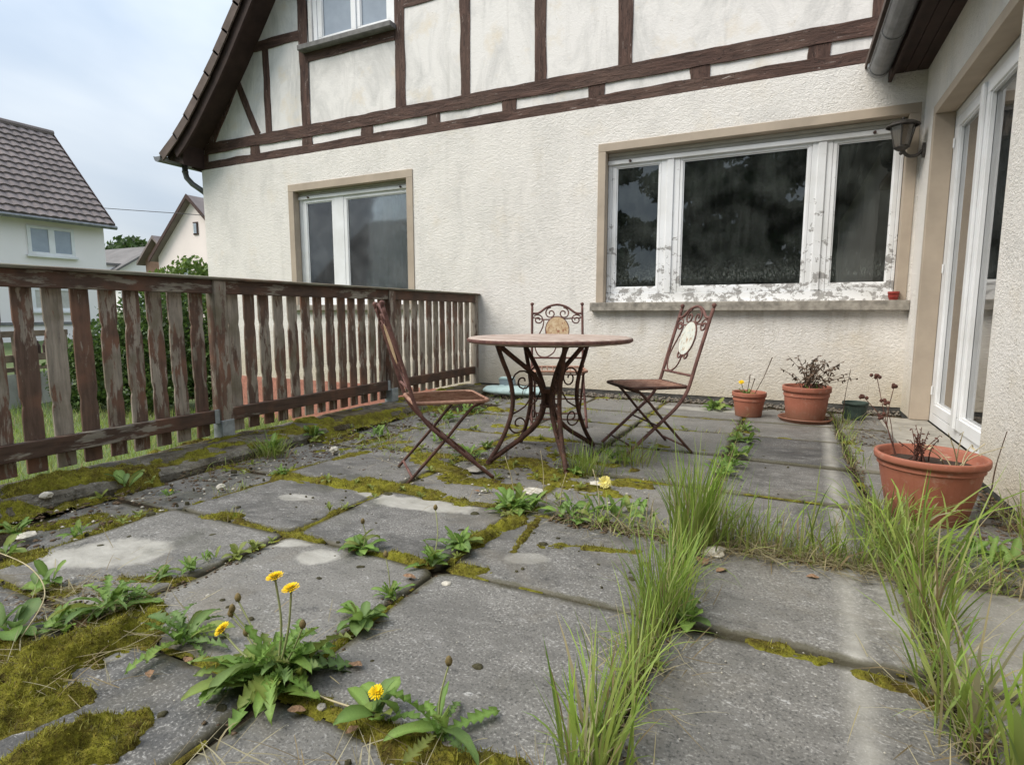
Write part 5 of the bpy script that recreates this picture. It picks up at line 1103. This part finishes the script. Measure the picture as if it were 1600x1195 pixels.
for x, y, px, py in ((0, .01, 430, 905), (.02, .0, 455, 923), (-.03, -.01, 348, 986)):
    # stem height from where the head stands above the clump
    Yp = p.y+(.03 if px > 400 else .0); q = GY(px, py, Yp); bloom(dn, q.x-p.x, q.y-p.y, q.z, .0215, tilt=((.1, -.15) if px > 400 else (.35, -.55)))
for px, py in ((372, 938), (363, 955), (385, 992), (361, 962), (473, 980)): q = GY(px, py, p.y+.01); bloom(dn, q.x-p.x, q.y-p.y, q.z, bud=True, thin=.0022)
p = G(592, 1122)
d2 = weed('dandelion', 'small dandelion with one low yellow flower at the front edge', p.x, p.y, 11, .10, 'broad', .45); q = GY(590, 1085, p.y+.005); bloom(d2, q.x-p.x, q.y-p.y, q.z, .020, tilt=(.25, 0)); q = GY(478, 1142, p.y-.10)
MB().tube(smooth_path([(0, 0, .012), (-.08, -.015, .016), (-.17, -.01, .010), (-.235, .005, .008)], 5), .0022, 6).build('runner', M['straw'], d2, smooth=True)
def W(name, label, px, py, n, L, kind, up=.35, z=0., **k):
    p = G(px, py, z); return weed(name, label, p.x, p.y, int(n*1.45), L*1.2, kind, up, z, **k)
d3 = W('thistle_weed', 'spiky leaved weed with a dark bare stem at the lower edge', 685, 1150, 8, .13, 'tooth', .5); bloom(d3, .01, .03, .15, bud=True, thin=.002)
W('small_weed', 'narrow leaved weed in the debris between the smooth leaved weed and the wide moss mat', 100, 985, 9, .07, 'lance', .6)
W('small_weed', 'weed with slim leaves at the left edge above the pale stalk', 25, 835, 10, .075, 'lance', .6)
W('small_weed', 'slim leaved weed between the kerb and the round pale patch', 120, 838, 8, .06, 'lance', .6)
W('small_weed', 'flat little weed at the lower end of the wide toothed rosette', 215, 935, 9, .06, 'tooth', .4)
W('small_weed', 'slim leaved weed at the right foot of the wide toothed rosette', 250, 905, 8, .06, 'lance', .5)
W('small_weed', 'weed on the moss under the seat of the left chair', 690, 690, 12, .07, 'lance', .6, spread=.03)
W('small_weed', 'weed behind the table between the two rear table feet', 870, 672, 12, .07, 'lance', .6, spread=.03)
W('plantain', 'plantain rosette in the joint just right of the big dandelion', 565, 975, 13, .085, 'broad', .3)
t = W('plantain', 'small plantain between two rosettes halfway along the joint', 610, 932, 12, .055, 'lance', .5); bloom(t, -.03, .02, .12, bud=True, thin=.0016)
t = W('dandelion_rosette', 'green rosette left of the long moss strip, nearer the viewer', 676, 884, 15, .085, 'lance', .5); bloom(t, -.05, .10, .17, bud=True, thin=.002)
W('dandelion_rosette', 'green rosette beside the thick moss strip, farther along', 716, 858, 16, .085, 'lance', .45)
t = W('plantain', 'light green plantain rosette lying alone on the cross joint', 566, 860, 14, .085, 'broad', .25); bloom(t, -.01, .02, .10, bud=True, thin=.0018)
W('leafy_weed', 'dense light green leafy weed in front of the table', 808, 796, 34, .105, 'lance', .55, spread=.035)
W('leafy_weed', 'low leafy weed right of the dense one, among straw stalks', 905, 805, 22, .085, 'lance', .5, spread=.05)
W('leafy_weed', 'low leafy weed beside the tallest grass tuft on its left', 975, 805, 18, .085, 'lance', .5, spread=.05)
W('dandelion_rosette', 'flat toothed rosette at the end of the wide moss mat', 285, 1005, 14, .125, 'tooth', .3)
W('dandelion_rosette', 'wide toothed rosette below the round pale patch', 170, 955, 17, .125, 'tooth', .35, spread=.02)
W('broadleaf_weed', 'three upright smooth leaves left of the pale patch', 78, 918, 6, .085, 'broad', .7)
W('broadleaf_weed', 'large smooth leaved weed cut by the left edge of the photo', 14, 992, 7, .095, 'broad', .7)
W('broadleaf_weed', 'smooth leaved weed above it at the left edge', 8, 868, 6, .08, 'broad', .7)
W('small_weed', 'small weed on the dark joint right of the pale patch', 298, 892, 10, .05, 'lance', .6)
W('small_weed', 'tiny bright green seedling at the start of the dark joint', 328, 876, 9, .038, 'lance', .8)
W('broadleaf_weed', 'two tall pale leaves growing out of the mossy kerb', 200, 760, 5, .12, 'broad', .8, .02)
W('small_weed', 'tiny weed near the kerb with a yellow flower beside it', 265, 775, 8, .045, 'lance', .5)
W('small_weed', 'low bright weed on the joint right of the kerb grass', 440, 742, 14, .05, 'lance', .6)
W('leafy_weed', 'upright leafy weed at the kerb below the railing', 488, 684, 14, .11, 'lance', .8)
W('leafy_weed', 'pale leaved weed beside the kerb grass tuft', 428, 705, 9, .11, 'lance', .7)
W('leafy_weed', 'weed with soft leaves under the left chair', 735, 712, 16, .075, 'lance', .6, spread=.03)
W('small_weed', 'fresh green weed beside the left table foot', 760, 700, 12, .065, 'lance', .7)
W('dock', 'single broad dock leaves right of the table foot', 955, 722, 7, .11, 'broad', .75)
W('leafy_weed', 'soft weed in front of the table foot', 900, 742, 12, .075, 'lance', .5)
W('dock', 'smooth leaved weed right of the middle grass row', 1072, 972, 9, .085, 'broad', .6)
for i, (px, py) in enumerate(((1150, 712), (1140, 730), (1158, 690), (1163, 672), (1130, 742))): W('trailing_weed', ['leafy weed in the middle of the far joint', 'leafy weed below it in the far joint', 'leafy weed above it in the far joint', 'leafy weed at the foot of the small pot', 'lowest leafy weed of the far joint, behind the tall grass'][i], px, py, 13, .085, 'lance', .5, spread=.03)
W('broadleaf_weed', 'dark broad leaved weed at the wall left of the small pot', 1118, 640, 20, .12, 'broad', .55, spread=.03)
W('small_weed', 'low weed at the wall behind the left chair', 700, 655, 16, .10, 'lance', .5, spread=.05)
W('small_weed', 'low weed at the wall beside the teal sack', 735, 645, 16, .10, 'lance', .5, spread=.05)
W('small_weed', 'leafy weed at the kerb behind the left chair', 590, 680, 14, .09, 'lance', .6, spread=.03)
W('leafy_weed', 'weed at the foot of the wing wall right of the planter', 1560, 880, 14, .10, 'lance', .6, spread=.04)
SV, SF, SC, so_ = [], [], [], 0      # tiny seedlings, a few pixels each, sprouting all over the joints
for k in range(110):
    u = random.random()
    if u < .45: x, y = random.choice(JX[1:5])+random.gauss(0, .025), random.uniform(1.2, 5.0)
    elif u < .72: x, y = random.uniform(-2.9, -.5), random.choice(KY[4:8])+random.gauss(0, .03)
    elif u < .88: x, y = random.uniform(-3.04, -2.6), random.uniform(1.2, 5.6)
    else: x, y = random.uniform(-2.2, -.8), random.uniform(2.4, 3.3)
    L_ = random.uniform(.025, .058); kd = random.choice(('lance', 'broad', 'lance')); a = random.uniform(0, 6)
    for q in range(random.randint(5, 9)):
        me = random.choice(POOL[(kd, random.choice(('up', 'flat')))]); a += 2.4; n_ = len(me.vertices); co = np.empty(n_*3, np.float32); me.vertices.foreach_get('co', co); co = co.reshape(-1, 3)*L_*random.uniform(.7, 1.1)
        c_, s_ = math.cos(a), math.sin(a); SV.append(np.column_stack([x+co[:, 0]*c_-co[:, 1]*s_, y+co[:, 0]*s_+co[:, 1]*c_, co[:, 2]+.004])); cl = np.empty(n_*4, np.float32); me.color_attributes['Col'].data.foreach_get('color', cl); SC.append(cl.reshape(-1, 4))
        fi_ = np.array([p_.vertices[:] for p_ in me.polygons]); SF.append(fi_+so_); so_ += n_
tag(put('seedlings', np_mesh('seedlings', np.concatenate(SV), [np.concatenate(SF)], M['leaf'], np.concatenate(SC), smooth=True)), kind='stuff')
# --- flower and dead plants in the pots
def dead_plant(label, x, y, z, n, hgt, spread, mat, clusters, seed, name='dead_plant', leaf=.014):
    rg = random.Random(seed); t = thing(name, label, 'dead plant', (x, y, z)); st = MB(); lf = MB()
    for k in range(n):
        a = rg.uniform(0, 2*PI); r = rg.uniform(.1, 1)*spread; h_ = hgt*rg.uniform(.45, 1.); b = (rg.gauss(0, .03), rg.gauss(0, .03), 0); e = (math.cos(a)*r, math.sin(a)*r, h_)
        m_ = (b[0]*.4+e[0]*.38, b[1]*.4+e[1]*.38, h_*.55); path = smooth_path([b, m_, e], 4); st.tube(path, [.003-.0002*i for i in range(len(path))], 5)
        for _ in range(clusters):
            q = path[rg.randint(len(path)//3, len(path)-1)]; d = Vector((rg.gauss(0, 1), rg.gauss(0, 1), rg.uniform(-2., .3))).normalized()*leaf*rg.uniform(.6, 2.4); u = d.orthogonal().normalized()*leaf*rg.uniform(.2, .5)
            lf.add([q, q+d*.5+u, q+d, q+d*.5-u], [(0, 1, 2, 3)])
    st.build('stem', mat, t, smooth=True); lf.build('dead_leaves', mat, t); return t
dead_plant('withered brown plant spreading from the medium pot by the wall', *pb, .245, 38, .30, .36, M['dry'], 12, 3, leaf=.022)
t = weed('pot_weed', 'green grass weed hanging over the rim of the medium pot', pb[0]+.05, pb[1]-.06, 16, .10, 'lance', .5, z=.245, group=None)
dead_plant('dry reddish plant in the large planter', .56, 2.98, .245, 15, .16, .09, M['dry_red'], 8, 4, leaf=.010)
dead_plant('sparse bleached stalks leaning over the rim of the large planter', .66, 2.90, .24, 7, .20, .20, M['straw'], 3, 9, name='dry_stalks', leaf=.012)
t = thing('dead_plant', 'tall bare dead stem with round dark seed heads left of the large planter', 'dead plant', (.50, 3.10, .20)); mb = MB()
tip = [(-.10, .10, .40), (-.035, .05, .36), (-.15, .12, .30), (-.06, .07, .28), (-.08, .05, .22)]
for e in tip: mb.tube(smooth_path([(random.gauss(0, .006), random.gauss(0, .006), 0), (-.05+random.gauss(0, .006), .04, .18), e], 4), .0017, 5)
mb.build('stem', M['dry_red'], t, smooth=True)
for e in tip:
    s_ = MB()
    for k in range(5): s_.lathe([(0, -.009), (.007, -.004), (.009, .002), (.005, .009), (0, .010)], 7, (e[0]+random.gauss(0, .009), e[1]+random.gauss(0, .009), e[2]+random.gauss(0, .006)))
    s_.build('seed_head', M['dry_red'], t)
t = weed('potted_flower', 'small plant with a yellow flower in the small terracotta pot', -.30, 5.36, 16, .10, 'lance', .6, z=.165, group=None); put('flower_head', flower_me(M['yellow'], .024), t, (-.035, -.03, .135), (.7, 0, 0)); MB().tube([(0, 0, 0), (-.02, -.01, .07), (-.035, -.03, .135)], .003, 6).build('flower_stem', M['stalk'], t)
for k, (dx, dy, h_) in enumerate(((.03, .02, .20), (.07, .0, .17), (.20, .02, .36))): MB().tube([(dx*.3, dy*.3, 0), (dx*.7, dy, h_*.5), (dx, dy, h_)], [.003, .003, .004], 6).build('seed_stalk', M['dry'], t)
for x, y, z, rx, lab in ((.93, 2.42, .0, .40, 'thin dry stalk leaning on the wing wall near the right edge'), (.90, 3.30, .0, .36, 'bare dry stalk in front of the near door jamb'), (.45, 5.35, .0, .45, 'dry grass stalk rising beside the green pot')):
    o = MB().tube(smooth_path([(0, 0, 0), (.01, .01, rx*.5), (.035, .0, rx)], 5), [.0028]*6+[.002]*5, 6).build('dry_stalk', M['dry'], None, smooth=True); o.location = (x, y, z); tag(o, lab, 'stalk', 'dry stalks')
for x, y, h_, lab in ((-1.15, 2.42, .21, 'bent straw stalk left of the dense weed in front of the table'), (-1.02, 2.46, .25, 'straw stalk rising before the front table foot'), (-.92, 2.44, .16, 'short straw stalk right of the front table foot'), (-.72, 2.40, .20, 'straw stalk near the white flower head'), (-.85, 2.36, .14, 'thin straw stalk among the low weeds'), (-.50, 2.36, .15, 'forked straw stalk left of the tallest grass tuft')):
    o = MB().tube(smooth_path([(0, 0, 0), (random.uniform(-.02, .02), .0, h_*.5), (random.uniform(-.06, .06), random.uniform(-.03, .03), h_)], 5), [.0024]*6+[.0016]*5, 5).build('straw_stalk', M['straw'], None, smooth=True); o.location = (x, y, 0); tag(o, lab, 'stalk', 'straw stalks')
# --- stones, dead leaves, litter
def stone(label, px, py, r, flat, mat, z=0., seed=1, name='stone', cat_='stone', zoff=0.):
    rg = np.random.default_rng(seed); me = bpy.data.meshes.new(name); bm = bmesh.new(); bmesh.ops.create_icosphere(bm, subdivisions=2, radius=1)
    for v in bm.verts:
        d = fbm(np.array([v.co.x*1.3+seed*3+v.co.z]), np.array([v.co.y*1.3+v.co.z*2]), seed)[0]; v.co = Vector((v.co.x*1.2, v.co.y, v.co.z*flat))*(r*(.6+.8*d))
    bm.to_mesh(me); bm.free(); me.materials.append(mat); p = G(px, py, z); o = put(name, me, None, (p.x, p.y, z+r*flat*.45+zoff), (0, 0, rg.uniform(0, 6))); return tag(o, label, cat_, 'loose stones')
stone('pale angular stone lying by the grass in the middle joint', 1115, 866, .040, .55, M['chip'], seed=3)
stone('small white stone on the mossy kerb', 72, 776, .026, .6, M['chip'], .05, 4); stone('white chip below the mossy kerb at the left', 40, 838, .03, .35, M['chip'], 0, 5)
stone('pale pebble on the large slab beside the green rosettes', 697, 913, .013, .55, M['chip'], 0, 6); stone('flat white chip on the kerb top', 163, 737, .045, .2, M['chip'], .045, 7)
stone('white chip on the slab beside the small grass tuft', 345, 762, .022, .7, M['chip'], 0, 8); stone('white crumpled chip on the moss behind the slab', 522, 705, .03, .8, M['chip'], 0, 9)
stone('small grey pebble in front of the big dandelion', 503, 1106, .011, .6, M['crock'], 0, 10); stone('pale pebble left of the table foot on the moss', 758, 768, .018, .5, M['chip'], 0, 11); stone('tiny white pebble on the left slab', 325, 931, .006, .8, M['chip'], 0, 12)
stone('pale flat chip on the moss under the table', 835, 768, .05, .18, M['chip'], .008, 13); stone('pale flat slab fragment at the table foot', 745, 733, .055, .15, M['crock'], .008, 14)
fp = G(942, 762); fo = thing('fallen_flower', 'fallen pale yellow and white flower head beside the table foot', 'flower', (fp.x, fp.y, .012)); put('flower_head', flower_me(M['pale_yellow'], .034), fo, (0.01, 0, .02), (1.1, .3, .2)); MB().add([(0, 0, 0), (-.06, -.02, .004), (-.075, .005, .012), (-.03, .02, .016)], [(0, 1, 2, 3)]).build('sepal', M['chip'], fo)
fy = G(268, 770); fo = thing('fallen_flower', 'tiny yellow flower lying near the kerb', 'flower', (fy.x, fy.y, .008)); put('flower_head', flower_me(M['yellow'], .012), fo, (0, 0, .004))
def dead_leaf_mesh(seed):
    rg = random.Random(seed); n = 5; V = []
    for i in range(n+1):
        t_ = i/n; w_ = .32*math.sin(PI*min(1, t_*.92+.04)); z = .10*math.sin(t_*PI)+rg.uniform(-.04, .06); V += [(-w_, t_, z+.12*w_*rg.uniform(-1, 2)), (0, t_, z-.02), (w_, t_, z+.18*w_*rg.uniform(-1, 2))]
    return MB().add(V, [f for i in range(n) for f in ((3*i, 3*i+1, 3*i+4, 3*i+3), (3*i+1, 3*i+2, 3*i+5, 3*i+4))]).mesh('dead_leaf', M['dead_leaf'])
DL = [dead_leaf_mesh(s_) for s_ in range(3)]
for i, (px, py, s_, lab) in enumerate(((1098, 886, .075, 'curled reddish dead leaf beside the pale stone'), (1135, 890, .05, 'small dark dead leaf right of the reddish one'), (288, 1030, .035, 'narrow dead leaf on the front left slab near the rosette'), (235, 1050, .032, 'thin dead leaf lying in the middle of the front left slab'), (478, 1112, .04, 'dead leaf at the foot of the big dandelion'), (545, 1040, .045, 'dead leaf in the joint right of the big dandelion'), (750, 770, .04, 'dead leaf on the moss under the table'), (650, 905, .045, 'pinkish dead leaf between the two rosettes'), (112, 975, .055, 'broad dead leaf below the wide toothed rosette'), (1395, 885, .05, 'dead leaf under the arching grass'), (1440, 845, .06, 'dead leaf beside the large planter'), (540, 1150, .03, 'dead leaf chip near the lone yellow flower'), (1280, 905, .04, 'dark dead leaf on the slab behind the straw'))):
    p = G(px, py); o = put('dead_leaf', DL[i % 3], None, (p.x, p.y, .006), (random.uniform(-.15, .15), random.uniform(-.2, .2), random.uniform(0, 6)), (s_, s_, s_)); tag(o, lab, 'dead leaf', 'dead leaves on the terrace')
# litter of crumbs, chips and leaf bits that nobody could count
def crumbs(name, mat, spots, flat=.5):
    V = []; F = []; o = 0; ico = np.array([(1, 0, 0), (-1, 0, 0), (0, 1, 0), (0, -1, 0), (0, 0, 1), (0, 0, -1)], float); fi = np.array([(0, 2, 4), (2, 1, 4), (1, 3, 4), (3, 0, 4), (2, 0, 5), (1, 2, 5), (3, 1, 5), (0, 3, 5)])
    for x0, x1, y0, y1, n, s0, s1 in spots:
        c = np.column_stack([RNG.uniform(x0, x1, n), RNG.uniform(y0, y1, n), np.zeros(n)]); s_ = RNG.uniform(s0, s1, n)**1.; c[:, 2] = s_*flat*.5
        a = RNG.uniform(0, 2*PI, n); k = ico[None]*(s_[:, None]*RNG.uniform(.6, 1.2, (n, 6)))[..., None]; k[..., 2] *= flat
        x = k[..., 0]*np.cos(a)[:, None]-k[..., 1]*np.sin(a)[:, None]; y = k[..., 0]*np.sin(a)[:, None]+k[..., 1]*np.cos(a)[:, None]; v = np.stack([x, y, k[..., 2]], -1)+c[:, None]
        V.append(v.reshape(-1, 3)); F.append((fi[None]+(np.arange(n)*6)[:, None, None]+o).reshape(-1, 3)); o += 6*n
    tag(put(name, np_mesh(name, np.concatenate(V), [np.concatenate(F)], mat)), kind='stuff')
crumbs('wall_foot_gravel', M['grit'], [(-3.0, .95, 5.90, 6.15, 900, .008, .028)])
crumbs('leaf_litter', M['litter'], [(.45, .72, 4.4, 5.6, 240, .005, .018), (-2.2, -1.8, .75, 1.05, 110, .003, .010), (-2.95, -2.75, 1.2, 3.2, 160, .004, .013), (-1.12, -1.03, .7, 1.6, 60, .003, .009), (-.8, .45, 2.2, 2.36, 200, .006, .016), (-2.4, -.7, 2.5, 3.6, 200, .004, .012), (.38, .45, 1.3, 2.3, 140, .005, .014), (.7, .95, 2.3, 3.4, 120, .006, .02)], .25)
crumbs('pale_crumbs', M['chip'], [(-3., -2.5, 1.2, 4., 160, .003, .012), (-2.4, -.6, 2.3, 4.2, 170, .003, .012), (-2.2, -.4, .7, 2.2, 150, .0015, .004), (-.2, .5, .9, 2.2, 60, .0015, .004)], .5)

V = []; F = []; rg = np.random.default_rng(8); o_ = 0
for _ in range(230):
    cx, cy = (rg.uniform(-2.95, -.4), rg.uniform(.7, 4.3)) if rg.random() < .86 else (rg.uniform(-.4, .8), rg.uniform(1., 4.6)); r_ = rg.choice([.006, .009, .013, .019, .027], p=[.34, .30, .20, .11, .05])*rg.uniform(.8, 1.2); st_ = rg.uniform(.5, .9); an = rg.normal(.2, .5)
    pr = [(1., -.004), (.85, .30), (.5, .52), (0, .6)]
    for q, hz in pr:
        for k in range(9):
            a = 2*PI*k/9; rr = r_*q*(1+.35*(fbm(np.array([k*.9+cx*50]), np.array([cy*30.]), 2)[0]-.5)*2); x_, y_ = rr*math.cos(a), rr*math.sin(a)*st_; V.append((cx+x_*math.cos(an)-y_*math.sin(an), cy+x_*math.sin(an)+y_*math.cos(an), hz*r_*.5 if hz > 0 else -.012))
    F += [(o_+i*9+k, o_+i*9+(k+1) % 9, o_+(i+1)*9+(k+1) % 9, o_+(i+1)*9+k) for i in range(3) for k in range(9)]; o_ += 36
tag(MB().add(V, F).build('moss_cushions', M['moss_dark'], None, smooth=True), kind='stuff')
crumbs('joint_crumbs', M['litter'], [(-3.05, -2.55, 1.0, 5.8, 900, .004, .016), (-2.5, -1.0, 2.9, 3.2, 300, .003, .012), (-.34, -.25, .8, 5.0, 500, .003, .012), (-.9, .45, 2.22, 2.33, 600, .004, .014), (.36, .44, 1.2, 5., 450, .003, .012), (.86, .96, 2., 3.8, 300, .005, .02), (-2.2, -1.85, .80, 1.08, 220, .002, .008), (-1.80, -1.74, 1.0, 1.6, 90, .002, .008), (-2.9, .9, 5.7, 6.1, 500, .004, .016)], .45)
pa, pb_, pc, pd = G(30, 1000, .02), G(70, 930, .10), G(45, 885, .12), G(-10, 860, .06)
tag(MB().tube(smooth_path([pa, pb_, pc, pd], 6), .0017, 6).build('straw_stalk', M['straw'], None, smooth=True), 'long pale stalk arching at the left edge over the smooth leaved weed', 'stalk', 'straw stalks')
